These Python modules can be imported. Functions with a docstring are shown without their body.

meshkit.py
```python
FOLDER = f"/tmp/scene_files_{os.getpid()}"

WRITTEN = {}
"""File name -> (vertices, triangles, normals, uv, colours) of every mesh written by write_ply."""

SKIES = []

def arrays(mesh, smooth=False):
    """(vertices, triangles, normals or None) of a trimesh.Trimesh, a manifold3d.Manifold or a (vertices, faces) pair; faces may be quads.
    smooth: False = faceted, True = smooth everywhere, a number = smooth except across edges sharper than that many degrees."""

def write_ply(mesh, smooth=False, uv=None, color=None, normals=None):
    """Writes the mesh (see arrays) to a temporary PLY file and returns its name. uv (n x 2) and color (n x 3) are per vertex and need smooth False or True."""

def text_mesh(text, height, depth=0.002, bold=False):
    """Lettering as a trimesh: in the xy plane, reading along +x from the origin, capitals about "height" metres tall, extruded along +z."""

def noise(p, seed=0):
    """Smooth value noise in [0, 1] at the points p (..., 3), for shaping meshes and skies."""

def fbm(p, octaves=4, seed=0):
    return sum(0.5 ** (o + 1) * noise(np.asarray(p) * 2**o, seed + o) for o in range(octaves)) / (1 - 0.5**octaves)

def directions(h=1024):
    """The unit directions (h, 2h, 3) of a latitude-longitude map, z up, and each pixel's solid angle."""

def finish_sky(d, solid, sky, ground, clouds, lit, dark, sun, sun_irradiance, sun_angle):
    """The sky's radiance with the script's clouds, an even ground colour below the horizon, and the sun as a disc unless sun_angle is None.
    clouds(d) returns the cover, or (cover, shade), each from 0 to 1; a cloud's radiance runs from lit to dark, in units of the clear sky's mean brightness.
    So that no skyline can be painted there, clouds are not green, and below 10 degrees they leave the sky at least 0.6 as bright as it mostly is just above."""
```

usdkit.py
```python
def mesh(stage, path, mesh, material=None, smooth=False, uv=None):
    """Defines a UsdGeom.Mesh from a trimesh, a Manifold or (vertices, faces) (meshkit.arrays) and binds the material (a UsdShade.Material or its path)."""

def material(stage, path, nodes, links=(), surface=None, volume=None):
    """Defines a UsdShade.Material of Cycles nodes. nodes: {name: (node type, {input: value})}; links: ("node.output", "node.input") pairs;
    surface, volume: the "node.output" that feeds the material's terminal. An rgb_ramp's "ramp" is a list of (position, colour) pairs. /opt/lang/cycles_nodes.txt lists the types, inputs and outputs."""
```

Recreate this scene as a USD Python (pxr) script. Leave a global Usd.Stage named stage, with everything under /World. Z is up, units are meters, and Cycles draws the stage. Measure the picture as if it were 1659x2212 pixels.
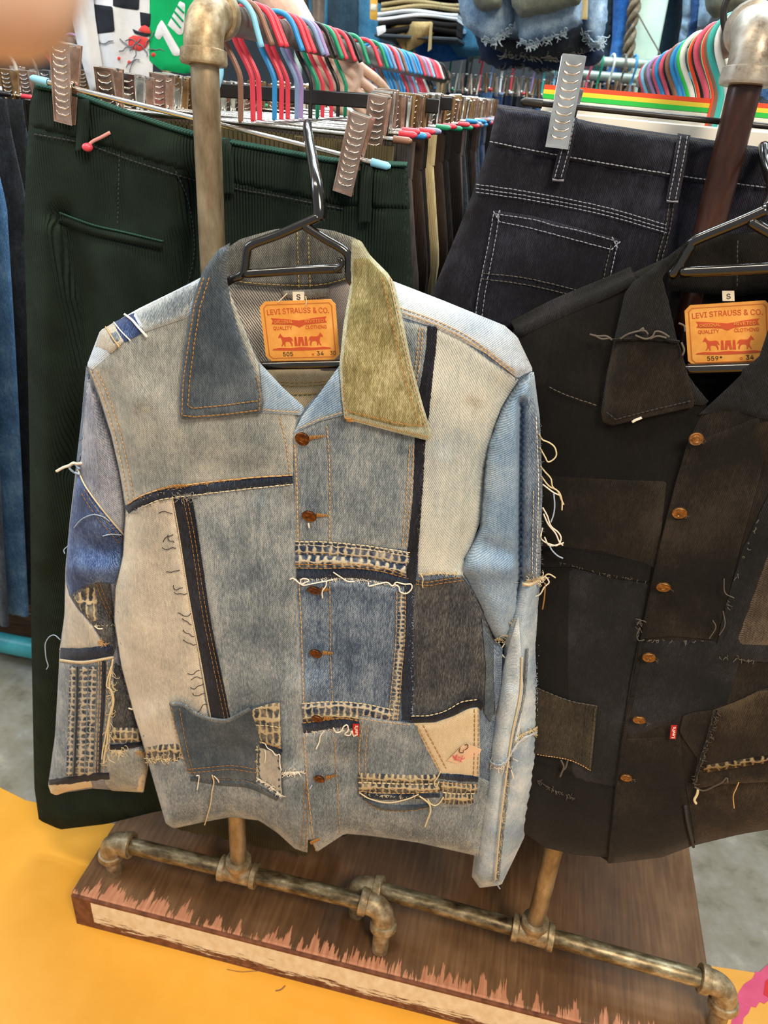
import math, random
import numpy as np, trimesh, shapely, usdkit, meshkit
from scipy.spatial import Delaunay
from shapely.geometry import Polygon, LineString
from pxr import Usd, UsdGeom, UsdLux, UsdShade, Sdf, Gf, Vt

stage = Usd.Stage.CreateInMemory()
UsdGeom.SetStageUpAxis(stage, 'Z'); UsdGeom.SetStageMetersPerUnit(stage, 1.0)
UsdGeom.Xform.Define(stage, '/World'); UsdGeom.Scope.Define(stage, '/World/Looks')
rnd = random.Random(7); NR = np.random.RandomState(11)

# ------------------------------------------------------------------ camera
PW, PH, FPX = 1659.0, 2212.0, 1661.0
EYE = 1.60                                        # height of the lens above the floor
R = np.array([[0.97508303, 0.15272984, -0.16089337],
              [0.21398518, -0.45625495, 0.86373709],
              [0.05851003, -0.87664418, -0.47756838]])   # columns: right, down, forward
cam = UsdGeom.Camera.Define(stage, '/World/camera')
r_, d_, f_ = R[:, 0], R[:, 1], R[:, 2]
cam.AddTransformOp().Set(Gf.Matrix4d(*r_, 0, *(-d_), 0, *(-f_), 0, 0, 0, EYE, 1))
cam.CreateFocalLengthAttr(24.0); cam.CreateHorizontalApertureAttr(24.0 * PW / FPX)
cam.CreateFStopAttr(7.0); cam.CreateFocusDistanceAttr(1.0)
cam.CreateClippingRangeAttr((0.05, 100.0))
cam.CreateExposureAttr(0.0)

# ------------------------------------------------------------------ light
dome = UsdLux.DomeLight.Define(stage, '/World/ambient_light')
dome.CreateIntensityAttr(0.16); dome.CreateColorAttr(Gf.Vec3f(0.92, 0.97, 1.0))
def lamp(name, pos, aim, w, h, power, col):
    l = UsdLux.RectLight.Define(stage, '/World/' + name)
    z = np.array(pos, float) - np.array(aim, float); z /= np.linalg.norm(z)
    x = np.cross([0, 1, 0.01], z); x /= np.linalg.norm(x); y = np.cross(z, x)
    l.AddTransformOp().Set(Gf.Matrix4d(*x, 0, *y, 0, *z, 0, *pos, 1))
    l.CreateWidthAttr(w); l.CreateHeightAttr(h); l.CreateIntensityAttr(power / (w * h)); l.CreateColorAttr(Gf.Vec3f(*col))
lamp('ceiling_lamp_warm', (1.0, -0.75, 3.1), (-0.1, 0.9, 0.8), 0.7, 0.7, 22.0, (1.0, 0.84, 0.64))
lamp('ceiling_lamp_aisle', (-0.9, 0.35, 3.2), (-0.5, 0.8, 0.4), 1.3, 0.25, 10.0, (1.0, 0.88, 0.70))
lamp('ceiling_lamp_cool', (0.1, 1.9, 3.3), (0.1, 1.5, 0.6), 2.6, 0.3, 19.0, (0.80, 0.93, 1.0))
lamp('added_rim_light_left', (-2.6, 0.9, 2.7), (-0.5, 0.9, 1.0), 1.2, 0.8, 8.0, (0.72, 0.86, 1.0))  # cool rim light added for the sleeve edges; no window is there
lamp('ceiling_lamp_far', (0.0, 2.6, 3.4), (-0.1, 3.1, 1.3), 2.6, 0.3, 25.0, (0.80, 0.95, 1.0))

# ------------------------------------------------------------------ geometry helpers
def rays(px, py):
    v = np.stack([np.asarray(px, float) - PW / 2, np.asarray(py, float) - PH / 2, np.full(np.shape(px), FPX)], -1) @ R.T
    return v
def at(px, py, Y):
    v = rays(px, py); p = v * (np.asarray(Y) / v[..., 1])[..., None]
    return p + [0, 0, EYE]
def atz(px, py, z):
    v = rays(px, py); p = v * ((np.asarray(z) - EYE) / v[..., 2])[..., None]
    return p + [0, 0, EYE]
def srgb(*c):
    if len(c) == 1 and isinstance(c[0], str): c = [int(c[0][i:i + 2], 16) for i in (0, 2, 4)]
    c = np.array(c, float) / 255
    return tuple(np.where(c < 0.04045, c / 12.92, ((c + 0.055) / 1.055) ** 2.4))

used = {}
def uname(parent, name):
    k = (str(parent), name); n = used.get(k, -1) + 1; used[k] = n
    return name if n == 0 else f'{name}_{n:03d}'
def tag(o, label=None, cat=None, group=None, kind=None):
    for k, v in (('label', label), ('category', cat), ('group', group), ('kind', kind)):
        if v: o.SetCustomDataByKey(k, v)
    return o
def thing(name, label, cat, loc=(0, 0, 0), group=None, kind=None):
    x = UsdGeom.Xform.Define(stage, '/World/' + uname('/World', name))
    x.AddTransformOp().Set(Gf.Matrix4d().SetTranslate(Gf.Vec3d(*map(float, loc))))
    return tag(x.GetPrim(), label, cat, group, kind)
def copy_of(src, name, label, M, group=None, cat=None):
    x = UsdGeom.Xform.Define(stage, '/World/' + uname('/World', name))
    p = x.GetPrim(); p.GetReferences().AddInternalReference(src.GetPath()); p.SetInstanceable(True)
    x.ClearXformOpOrder(); x.AddTransformOp().Set(Gf.Matrix4d(*np.asarray(M).T.ravel()))
    was = src.GetCustomData()
    return tag(p, label, cat or was['category'], group or was.get('group'))
def set_M(o, M):
    o.GetAttribute('xformOp:transform').Set(Gf.Matrix4d(*np.asarray(M).T.ravel()))
def TM(loc, rz=0, rx=0, ry=0, s=1):
    tr = trimesh.transformations
    return tr.translation_matrix(loc) @ tr.rotation_matrix(rz, [0, 0, 1]) @ tr.rotation_matrix(rx, [1, 0, 0]) @ tr.rotation_matrix(ry, [0, 1, 0]) @ np.diag([s, s, s, 1.0])
def obj(name, m, mat, parent=None, smooth=40, label=None, kind=None, uv=None, attrs=None):
    """one Mesh; in a thing placed away from the origin the mesh is in the thing's own space"""
    pp = parent.GetPath() if parent is not None else '/World'
    path = f'{pp}/{uname(pp, name)}'
    o = usdkit.mesh(stage, path, m, mat, smooth=smooth, uv=uv).GetPrim()
    for k, v in (attrs or {}).items():
        UsdGeom.PrimvarsAPI(o).CreatePrimvar(k, Sdf.ValueTypeNames.FloatArray, 'vertex').Set(Vt.FloatArray.FromNumpy(np.asarray(v, np.float32)))
    return tag(o, label, None, None, kind)
def cat(ms):
    vs, fs, n = [], [], 0
    for m in ms:
        v, f = (m.vertices, m.faces) if hasattr(m, 'vertices') else m
        vs.append(np.asarray(v)); fs.append(np.asarray(f) + n); n += len(vs[-1])
    return np.vstack(vs), np.vstack(fs)
def resample(p, step):
    p = np.asarray(p, float); d = np.r_[0, np.cumsum(np.linalg.norm(np.diff(p, axis=0), axis=1))]
    n = max(int(round(d[-1] / step)), 1) + 1; s = np.linspace(0, d[-1], n)
    return np.stack([np.interp(s, d, p[:, k]) for k in range(p.shape[1])], 1)
def spline(p, step):
    """Catmull-Rom through the points, resampled"""
    p = np.asarray(p, float)
    if len(p) < 3: return resample(p, step)
    q = np.vstack([2 * p[0] - p[1], p, 2 * p[-1] - p[-2]]); out = []
    t = np.linspace(0, 1, 9)[:-1, None]
    for i in range(1, len(q) - 2):
        a, b, c, d = q[i - 1:i + 3]
        out.append(0.5 * (2 * b + (c - a) * t + (2 * a - 5 * b + 4 * c - d) * t ** 2 + (3 * b - a - 3 * c + d) * t ** 3))
    return resample(np.vstack(out + [p[-1:]]), step)
def tube(p, r, n=8, caps=True):
    p = np.asarray(p, float); m = len(p); r = np.broadcast_to(r, (m,))
    t = np.gradient(p, axis=0); t /= np.maximum(np.linalg.norm(t, axis=1, keepdims=True), 1e-12)
    a = np.cross(t[0], [0.31, 0.2, 0.93]); a /= np.linalg.norm(a); A = []
    for i in range(m):
        a = a - t[i] * (a @ t[i]); a /= max(np.linalg.norm(a), 1e-9); A.append(a)
    A = np.array(A); B = np.cross(t, A); th = np.arange(n) * 2 * np.pi / n
    v = p[:, None] + r[:, None, None] * (np.cos(th)[None, :, None] * A[:, None] + np.sin(th)[None, :, None] * B[:, None])
    v = v.reshape(-1, 3); i, j = np.meshgrid(np.arange(m - 1), np.arange(n), indexing='ij'); k = (j + 1) % n
    q = np.stack([i * n + j, i * n + k, (i + 1) * n + k, (i + 1) * n + j], -1).reshape(-1, 4)
    f = np.vstack([q[:, [0, 1, 2]], q[:, [0, 2, 3]]])
    if caps:
        v = np.vstack([v, p[0], p[-1]]); c0, c1 = len(v) - 2, len(v) - 1; j = np.arange(n); k = (j + 1) % n
        f = np.vstack([f, np.stack([np.full(n, c0), k, j], 1), np.stack([np.full(n, c1), (m - 1) * n + j, (m - 1) * n + k], 1)])
    return v, f
def box(lo, hi, bev=0.0):
    lo, hi = np.array(lo, float), np.array(hi, float)
    if not bev:
        m = trimesh.creation.box(hi - lo); m.apply_translation((lo + hi) / 2); return m
    pts = []
    for s in np.ndindex(2, 2, 2):
        c = np.where(s, hi, lo); e = np.where(s, -1, 1) * bev
        for k in range(3): q = c + e; q[k] = c[k]; pts.append(q)
    return trimesh.convex.convex_hull(np.array(pts))
def lathe(prof, axis0, axis1, n=24):
    """profile [(along, radius)] turned about the line axis0 -> axis1 (along in metres from axis0)"""
    a = np.asarray(axis0, float); d = np.asarray(axis1, float) - a; d /= np.linalg.norm(d)
    u = np.cross(d, [0.3, 0.5, 0.81]); u /= np.linalg.norm(u); w = np.cross(d, u)
    th = np.arange(n) * 2 * np.pi / n; V = []
    for s, r in prof: V.append(a + d * s + max(r, 1e-5) * (np.cos(th)[:, None] * u + np.sin(th)[:, None] * w))
    v = np.vstack(V); m = len(prof); i, j = np.meshgrid(np.arange(m - 1), np.arange(n), indexing='ij'); k = (j + 1) % n
    q = np.stack([i * n + j, i * n + k, (i + 1) * n + k, (i + 1) * n + j], -1).reshape(-1, 4)
    return v, np.vstack([q[:, [0, 1, 2]], q[:, [0, 2, 3]]])
def fb(p, seed=0, o=3): return meshkit.fbm(np.asarray(p, float), o, seed)

# ------------------------------------------------------------------ materials
def mat(name, nodes, links, surface='p.BSDF'):
    return usdkit.material(stage, '/World/Looks/' + name, nodes, links, surface=surface)
def plain(name, col, rough=0.5, metal=0.0, spec=0.5, **kw):
    return mat(name, {'p': ('principled_bsdf', {'base_color': col, 'roughness': rough, 'metallic': metal, 'specular_ior_level': spec, **kw})}, [])
def denim(name, dark, mid, light, scale=14, twill=0.35, streak=0.5, wash=0.9, ang=0.6, warp=0.0, bias=0.0, period=0.0021, rough=0.92):
    n = {'g': ('geometry', {}), 'at': ('attribute', {'attribute': 'fade'}),
         'mw': ('mapping', {'rotation': (0, warp, 0), 'scale': (760, 400, 130)}), 'ns': ('noise_texture', {'scale': 1.0, 'detail': 2.0, 'roughness': 0.6}),
         'mw2': ('mapping', {'rotation': (0, warp, 0), 'scale': (150, 90, 14)}), 'ns2': ('noise_texture', {'scale': 1.0, 'detail': 3.0, 'roughness': 0.6}),
         'mt': ('mapping', {'rotation': (0, ang, 0)}), 'wv': ('wave_texture', {'scale': 2 * math.pi / (20 * period), 'distortion': 1.6, 'detail': 1.0, 'detail_scale': 2.0}),
         'nw': ('noise_texture', {'scale': scale, 'detail': 5.0, 'roughness': 0.62}),
         'a1': ('math', {'math_type': 'multiply_add', 'value2': wash * 1.6, 'value3': bias - 0.8 * wash + 0.5 - 1.15 * streak - 0.5 * twill}),
         'a2': ('math', {'math_type': 'multiply_add', 'value2': streak * 2.3}), 'a4': ('math', {'math_type': 'multiply_add', 'value2': streak * 0.9}),
         'a4b': ('math', {'math_type': 'subtract', 'value2': streak * 0.45}),
         'a3': ('math', {'math_type': 'multiply_add', 'value2': twill}), 'a5': ('math', {'math_type': 'add'}),
         'r': ('rgb_ramp', {'ramp': [(0.0, dark), (0.5, mid), (1.0, light)]}),
         'bh': ('math', {'math_type': 'multiply_add', 'value2': 0.6}),
         'b': ('bump', {'strength': 0.55, 'distance': 0.0012}),
         'p': ('principled_bsdf', {'roughness': rough, 'specular_ior_level': 0.12, 'sheen_weight': 0.12, 'sheen_roughness': 0.5})}
    l = [('g.position', 'mw.vector'), ('mw.vector', 'ns.vector'), ('g.position', 'mw2.vector'), ('mw2.vector', 'ns2.vector'), ('g.position', 'mt.vector'), ('mt.vector', 'wv.vector'), ('g.position', 'nw.vector'),
         ('nw.fac', 'a1.value1'), ('ns.fac', 'a2.value1'), ('a1.value', 'a2.value3'), ('ns2.fac', 'a4.value1'), ('a2.value', 'a4.value3'), ('a4.value', 'a4b.value1'), ('wv.fac', 'a3.value1'), ('a4b.value', 'a3.value3'),
         ('a3.value', 'a5.value1'), ('at.fac', 'a5.value2'), ('a5.value', 'r.fac'), ('r.color', 'p.base_color'),
         ('wv.fac', 'bh.value1'), ('ns.fac', 'bh.value3'), ('bh.value', 'b.height'), ('b.normal', 'p.normal')]
    return mat(name, n, l)
def pucker(name, cream, mid, navy, tooth=0.42):
    """hem or seam abraded into ropes: dark tapering cells between worn pale ridges; u counts the ridges along the strip, v the rows across"""
    n = {'u': ('texture_coordinate', {}), 'g': ('geometry', {}), 'nz': ('noise_texture', {'scale': 90, 'detail': 3.0}), 'sc': ('vector_math', {'math_type': 'scale', 'scale': 0.9}), 'ad': ('vector_math', {'math_type': 'add'}),
         'x': ('separate_xyz', {}), 'pp': ('math', {'math_type': 'pingpong', 'value2': 0.5}), 'w': ('math', {'math_type': 'fraction'}), 'pw': ('math', {'math_type': 'pingpong', 'value2': 0.5}),
         'th': ('math', {'math_type': 'multiply_add', 'value2': tooth, 'value3': 0.02}), 't2': ('math', {'math_type': 'multiply', 'value2': 2.0}), 'd': ('math', {'math_type': 'subtract'}),
         'k': ('map_range', {'from_min': -0.14, 'from_max': 0.3, 'clamp': True}), 'kw': ('map_range', {'from_min': 0.03, 'from_max': 0.17, 'clamp': True}), 'm1': ('math', {'math_type': 'multiply'}),
         'n2': ('noise_texture', {'scale': 55, 'detail': 4.0}), 'nn': ('map_range', {'from_min': 0.3, 'from_max': 0.65, 'to_min': 0.35, 'to_max': 1.1}), 'm2': ('math', {'math_type': 'multiply'}),
         'n3': ('noise_texture', {'scale': 800, 'detail': 2.0}), 'm3': ('math', {'math_type': 'multiply_add', 'value2': 0.3}), 's3': ('math', {'math_type': 'subtract', 'value2': 0.15}),
         'r': ('rgb_ramp', {'ramp': [(0.0, cream), (0.12, cream), (0.5, mid), (0.95, navy)]}), 'b': ('bump', {'strength': 0.6, 'distance': 0.0016, 'invert': True}), 'p': ('principled_bsdf', {'roughness': 0.92, 'specular_ior_level': 0.12})}
    l = [('g.position', 'nz.vector'), ('nz.color', 'sc.vector1'), ('u.UV', 'ad.vector1'), ('sc.vector', 'ad.vector2'), ('ad.vector', 'x.vector'), ('x.x', 'pp.value1'), ('x.y', 'w.value1'), ('x.y', 'pw.value1'), ('w.value', 'th.value1'),
         ('pp.value', 't2.value1'), ('t2.value', 'd.value1'), ('th.value', 'd.value2'), ('d.value', 'k.value'), ('pw.value', 'kw.value'), ('k.result', 'm1.value1'), ('kw.result', 'm1.value2'), ('g.position', 'n2.vector'), ('n2.fac', 'nn.value'),
         ('m1.value', 'm2.value1'), ('nn.result', 'm2.value2'), ('g.position', 'n3.vector'), ('n3.fac', 'm3.value1'), ('m2.value', 'm3.value3'), ('m3.value', 's3.value1'), ('s3.value', 'r.fac'), ('r.color', 'p.base_color'), ('m1.value', 'b.height'), ('b.normal', 'p.normal')]
    return mat(name, n, l)
def cord(name, dark, light, period=0.0042, warp=0.0, depth=0.003):
    n = {'g': ('geometry', {}), 'mt': ('mapping', {'rotation': (0, warp, 0)}), 'wv': ('wave_texture', {'scale': 2 * math.pi / (20 * period), 'distortion': 0.5, 'detail': 1.0, 'detail_scale': 0.6}),
         'nw': ('noise_texture', {'scale': 16, 'detail': 5.0}), 'mx': ('mix', {'color1': dark, 'color2': light}), 'nf': ('noise_texture', {'scale': 700, 'detail': 2.0}),
         'bh': ('math', {'math_type': 'multiply_add', 'value2': 0.15}),
         'b': ('bump', {'strength': 0.9, 'distance': depth}), 'p': ('principled_bsdf', {'roughness': 0.85, 'specular_ior_level': 0.1, 'sheen_weight': 0.35, 'sheen_roughness': 0.35, 'sheen_tint': light})}
    l = [('g.position', 'mt.vector'), ('mt.vector', 'wv.vector'), ('g.position', 'nw.vector'), ('nw.fac', 'mx.fac'), ('mx.color', 'p.base_color'), ('g.position', 'nf.vector'),
         ('nf.fac', 'bh.value1'), ('wv.fac', 'bh.value3'), ('bh.value', 'b.height'), ('b.normal', 'p.normal')]
    return mat(name, n, l)
def noisy(name, ramp, scale=8, detail=6, rough=(0.5, 0.7), metal=0.0, stretch=(1, 1, 1), bump=0.3, dist=0.002, spec=0.5, coat=0.0):
    n = {'g': ('geometry', {}), 'm': ('mapping', {'scale': stretch}), 'n': ('noise_texture', {'scale': scale, 'detail': detail, 'roughness': 0.65}), 'r': ('rgb_ramp', {'ramp': ramp}),
         'q': ('map_range', {'to_min': rough[0], 'to_max': rough[1]}), 'b': ('bump', {'strength': bump, 'distance': dist}),
         'p': ('principled_bsdf', {'metallic': metal, 'specular_ior_level': spec, 'coat_weight': coat, 'coat_roughness': 0.15})}
    l = [('g.position', 'm.vector'), ('m.vector', 'n.vector'), ('n.fac', 'r.fac'), ('r.color', 'p.base_color'), ('n.fac', 'q.value'), ('q.result', 'p.roughness'), ('n.fac', 'b.height'), ('b.normal', 'p.normal')]
    return mat(name, n, l)

# ------------------------------------------------------------------ cloth surfaces
class Surf:
    """A cloth surface hanging in a (slightly turned) upright plane y = a + b x, swelling by h towards the viewer's side within w picture pixels of its outline, with ridges (line, width, amount)."""
    def __init__(s, poly, a, b=0.0, h=0.0, w=80, ridges=(), noise=0.003, seed=1, tilt=0.0, nsc=7.0):
        s.poly = Polygon(poly).buffer(0); s.a, s.b, s.h, s.w, s.noise, s.seed, s.tilt, s.nsc = a, b, h, w, noise, seed, tilt, nsc
        s.ridges = [(LineString(l), w_, m_) for l, w_, m_ in ridges]; shapely.prepare(s.poly)
    def Y(s, px, py):
        px, py = np.asarray(px, float), np.asarray(py, float); v = rays(px, py); rx = v[..., 0] / v[..., 1]; rz = v[..., 2] / v[..., 1]
        y = s.a / (1 - s.b * rx); P = shapely.points(px, py)
        y = y - s.tilt * (-rz * y)
        if s.h:
            d = np.where(shapely.contains_xy(s.poly, px, py), shapely.distance(P, s.poly.exterior), 0); t = np.clip(d / s.w, 0, 1)
            y = y - s.h * np.sqrt(1 - (1 - t) ** 2)
        for l, w_, m_ in s.ridges:
            y = y - m_ * np.exp(-(shapely.distance(P, l) / w_) ** 2)
        if s.noise:
            q = np.stack([rx * s.nsc, np.zeros_like(rx), rz * s.nsc * 0.45], -1)
            y = y - s.noise * (fb(q, s.seed, 3) - 0.5) * 2
        return y
    def at(s, px, py, off=0.0): return at(px, py, s.Y(px, py) - off)

def smooth_poly(pts, k):
    p = np.asarray(pts, float)
    for _ in range(k):
        q = np.roll(p, -1, 0); p = np.stack([0.75 * p + 0.25 * q, 0.25 * p + 0.75 * q], 1).reshape(-1, 2)
    return p
def tri_poly(pts, step, jag=0.0, seed=0):
    p = np.asarray(pts, float); q = resample(np.vstack([p, p[:1]]), step)[:-1]
    if jag:
        rs = np.random.RandomState(seed); t = np.roll(q, -1, 0) - np.roll(q, 1, 0); nrm = np.stack([t[:, 1], -t[:, 0]], 1); nrm /= np.maximum(np.linalg.norm(nrm, axis=1, keepdims=True), 1e-9)
        q = q + nrm * (rs.rand(len(q), 1) - 0.5) * 2 * jag
    P = Polygon(q)
    if not P.is_valid:
        P = P.buffer(0); P = max(getattr(P, 'geoms', [P]), key=lambda g: g.area); q = np.array(P.exterior.coords)[:-1]
    x0, y0, x1, y1 = P.bounds; gx, gy = np.meshgrid(np.arange(x0, x1, step), np.arange(y0, y1, step * 0.87)); gx = gx + (np.arange(len(gx)) % 2)[:, None] * step * 0.5
    g = np.stack([gx.ravel(), gy.ravel()], 1); g = g[shapely.contains_xy(P, g[:, 0], g[:, 1])]
    if len(g): g = g[shapely.distance(shapely.points(g), P.exterior) > step * 0.55]
    allp = np.vstack([q, g]); T = Delaunay(allp).simplices; c = allp[T].mean(1); T = T[shapely.contains_xy(P, c[:, 0], c[:, 1])]
    a, b, c = allp[T[:, 0]], allp[T[:, 1]], allp[T[:, 2]]; s = np.cross(b - a, c - a)
    T = T[np.abs(s) > 1e-3]; s = s[np.abs(s) > 1e-3]; T[s > 0] = T[s > 0][:, ::-1]     # y is down: this winding faces the viewer
    return allp, T, len(q), P
def patch(name, pts, surf, m, parent, off=0.0016, th=0.0022, step=8, edge=5, jag=0.0, sm=0, fade=0.0, fw=10, label=None, seed=0, puck=0.0, back=None, kind=None, uvs=None):
    """a piece of cloth cut to an outline, lying OFF in front of the surface, TH thick, with rolled edges"""
    pts = smooth_poly(pts, sm) if sm else pts
    p, T, nb, P = tri_poly(pts, step, jag, seed); d = shapely.distance(shapely.points(p), P.exterior); d[:nb] = 0
    e = np.clip(d / edge, 0, 1); roll = 1 - np.sqrt(1 - (1 - e) ** 2) if False else np.sqrt(np.clip(1 - (1 - e) ** 2, 0, 1))
    Y = surf.Y(p[:, 0], p[:, 1]); o = off - th * (1 - roll) * 0.9
    if puck: o = o + puck * np.exp(-(d / 14) ** 2) * (fb(np.c_[p / 11.0, np.zeros(len(p))], seed + 3, 2) - 0.5) * 2
    front = at(p[:, 0], p[:, 1], Y - o); bk = at(p[:, 0], p[:, 1], Y - o + th * (0.15 + 0.85 * roll) if back is None else surf.a + 0 * Y + back)
    ring = np.arange(nb); nxt = (ring + 1) % nb; n = len(p)
    V = np.vstack([front, bk, front[:nb], bk[:nb]]); a, b = 2 * n, 2 * n + nb
    F = np.vstack([T, T[:, ::-1] + n, np.stack([a + ring, b + ring, b + nxt], 1), np.stack([a + ring, b + nxt, a + nxt], 1)])
    at_ = None
    if fade:
        fd = fade * np.exp(-(d / fw) ** 2) * (0.35 + 1.3 * fb(np.c_[p / 9.0, np.zeros(n)], seed + 5, 2)); at_ = {'fade': np.r_[fd, fd, fd[:nb], fd[:nb]]}
    uv = None
    if uvs is not None:
        u = uvs(p); uv = np.vstack([u, u, u[:nb], u[:nb]])
    return obj(name, (V, F), m, parent, smooth=True, label=label, attrs=at_, kind=kind, uv=uv)
def band(name, line, w, surf, m, parent, off=0.002, th=0.002, step=6, rows=5, cells=None, vrows=2.0, label=None, jag=0.0, seed=0, sp=True, bulge=0.0012):
    """a strip of cloth along a line of picture points; w: its width (or widths from end to end) in picture pixels; uv: cells along, rows across"""
    c = (spline if sp else resample)(line, step); n = len(c); t = np.gradient(c, axis=0); t /= np.linalg.norm(t, axis=1, keepdims=True); nn = np.stack([-t[:, 1], t[:, 0]], 1)
    ww = np.interp(np.linspace(0, 1, n), np.linspace(0, 1, np.size(w)), np.atleast_1d(w)); rs = np.random.RandomState(seed)
    v = np.linspace(-0.5, 0.5, rows); j = (rs.rand(n, rows) - 0.5) * 2 * jag * (np.abs(v)[None] > 0.49)
    p = c[:, None] + nn[:, None] * (v[None, :, None] * ww[:, None, None] + j[..., None])
    prof = off - th * (np.abs(v) * 2) ** 4 + bulge * (1 - (2 * v) ** 2)
    Y = surf.Y(p[..., 0], p[..., 1]); fr = at(p[..., 0], p[..., 1], Y - prof[None]).reshape(-1, 3); bk = at(p[..., 0], p[..., 1], Y - off + th).reshape(-1, 3)
    s = np.r_[0, np.cumsum(np.linalg.norm(np.diff(c, axis=0), axis=1))]; L = s[-1]; cells = cells or L / 14.0
    uv = np.stack(np.broadcast_arrays((s / L * cells)[:, None], ((v + 0.5) * vrows)[None]), -1).reshape(-1, 2)
    i, k = np.meshgrid(np.arange(n - 1), np.arange(rows - 1), indexing='ij'); a = (i * rows + k).ravel()
    q = np.stack([a, a + 1, a + rows + 1, a + rows], 1); F1 = np.vstack([q[:, [0, 1, 2]], q[:, [0, 2, 3]]]); N = n * rows
    b = np.r_[np.arange(n) * rows, (n - 1) * rows + np.arange(1, rows), (np.arange(n - 1)[::-1]) * rows + rows - 1, np.arange(1, rows - 1)[::-1]]; bn = np.roll(b, -1)
    # face orientation: towards the viewer
    A, B, C = p.reshape(-1, 2)[F1[0]]
    if np.cross(B - A, C - A) > 0: F1 = F1[:, ::-1]
    F = np.vstack([F1, F1[:, ::-1] + N, np.stack([b, bn, bn + N], 1), np.stack([b, bn + N, b + N], 1)])
    return obj(name, (np.vstack([fr, bk]), F), m, parent, smooth=True, uv=np.vstack([uv, uv]), label=label)
def stitch(line, surf, m, parent, off=0.0026, dash=8.0, gap=2.2, r=0.00065, name='stitching', label=None, sp=True, wob=0.5, seed=0):
    c = (spline if sp else resample)(line, 1.0); rs = np.random.RandomState(seed + int(abs(c[0].sum()))); ms = []; i = 0.0; L = len(c)
    while i < L - 2:
        e = min(i + dash, L - 1); k = np.linspace(i, e, 5); q = np.stack([np.interp(k, np.arange(L), c[:, j]) for j in (0, 1)], 1) + rs.randn(1, 2) * wob * 0.4
        o = off + np.array([-0.0008, 0.0, 0.0002, 0.0, -0.0008]); w = surf.at(q[:, 0], q[:, 1], o); ms.append(tube(w, r * np.array([.7, 1, 1.1, 1, .7]), 5)); i = e + gap
    return obj(name, cat(ms), m, parent, smooth=True, label=label) if ms else None
def fray(line, surf, m, parent, n, length=(8, 26), dirn=(0, 1), off=0.003, r=0.0006, name='frayed_threads', curl=0.9, seed=0, spread=0.7, label=None, lift=0.004):
    """short torn threads along an edge"""
    rs = np.random.RandomState(seed + 17); c = resample(line, 1.0); ms = []; dn = np.array(dirn, float); dn /= np.linalg.norm(dn)
    for _ in range(n):
        q = c[rs.randint(len(c))].copy() - dn * 2; L = rs.uniform(*length); k = 7; h = math.atan2(dn[1], dn[0]) + rs.randn() * spread; P = [q.copy()]; cu = rs.randn() * curl / k * 2
        for _ in range(k): h += cu + rs.randn() * 0.25 * curl; q = q + np.array([math.cos(h), math.sin(h)]) * L / k; P.append(q.copy())
        P = np.array(P); o = off + np.linspace(-0.001, lift * rs.rand(), len(P))
        ms.append(tube(surf.at(P[:, 0], P[:, 1], o), r * np.linspace(1.15, 0.6, len(P)), 4))
    return obj(name, cat(ms), m, parent, smooth=True, label=label, kind='stuff')
def thread(pts, surf, m, parent, off=0.004, r=0.0007, name='loose_thread', label=None):
    c = spline(pts, 3.0); w = surf.at(c[:, 0], c[:, 1], np.full(len(c), off)); return obj(name, tube(w, r, 5), m, parent, smooth=True, label=label)
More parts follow.
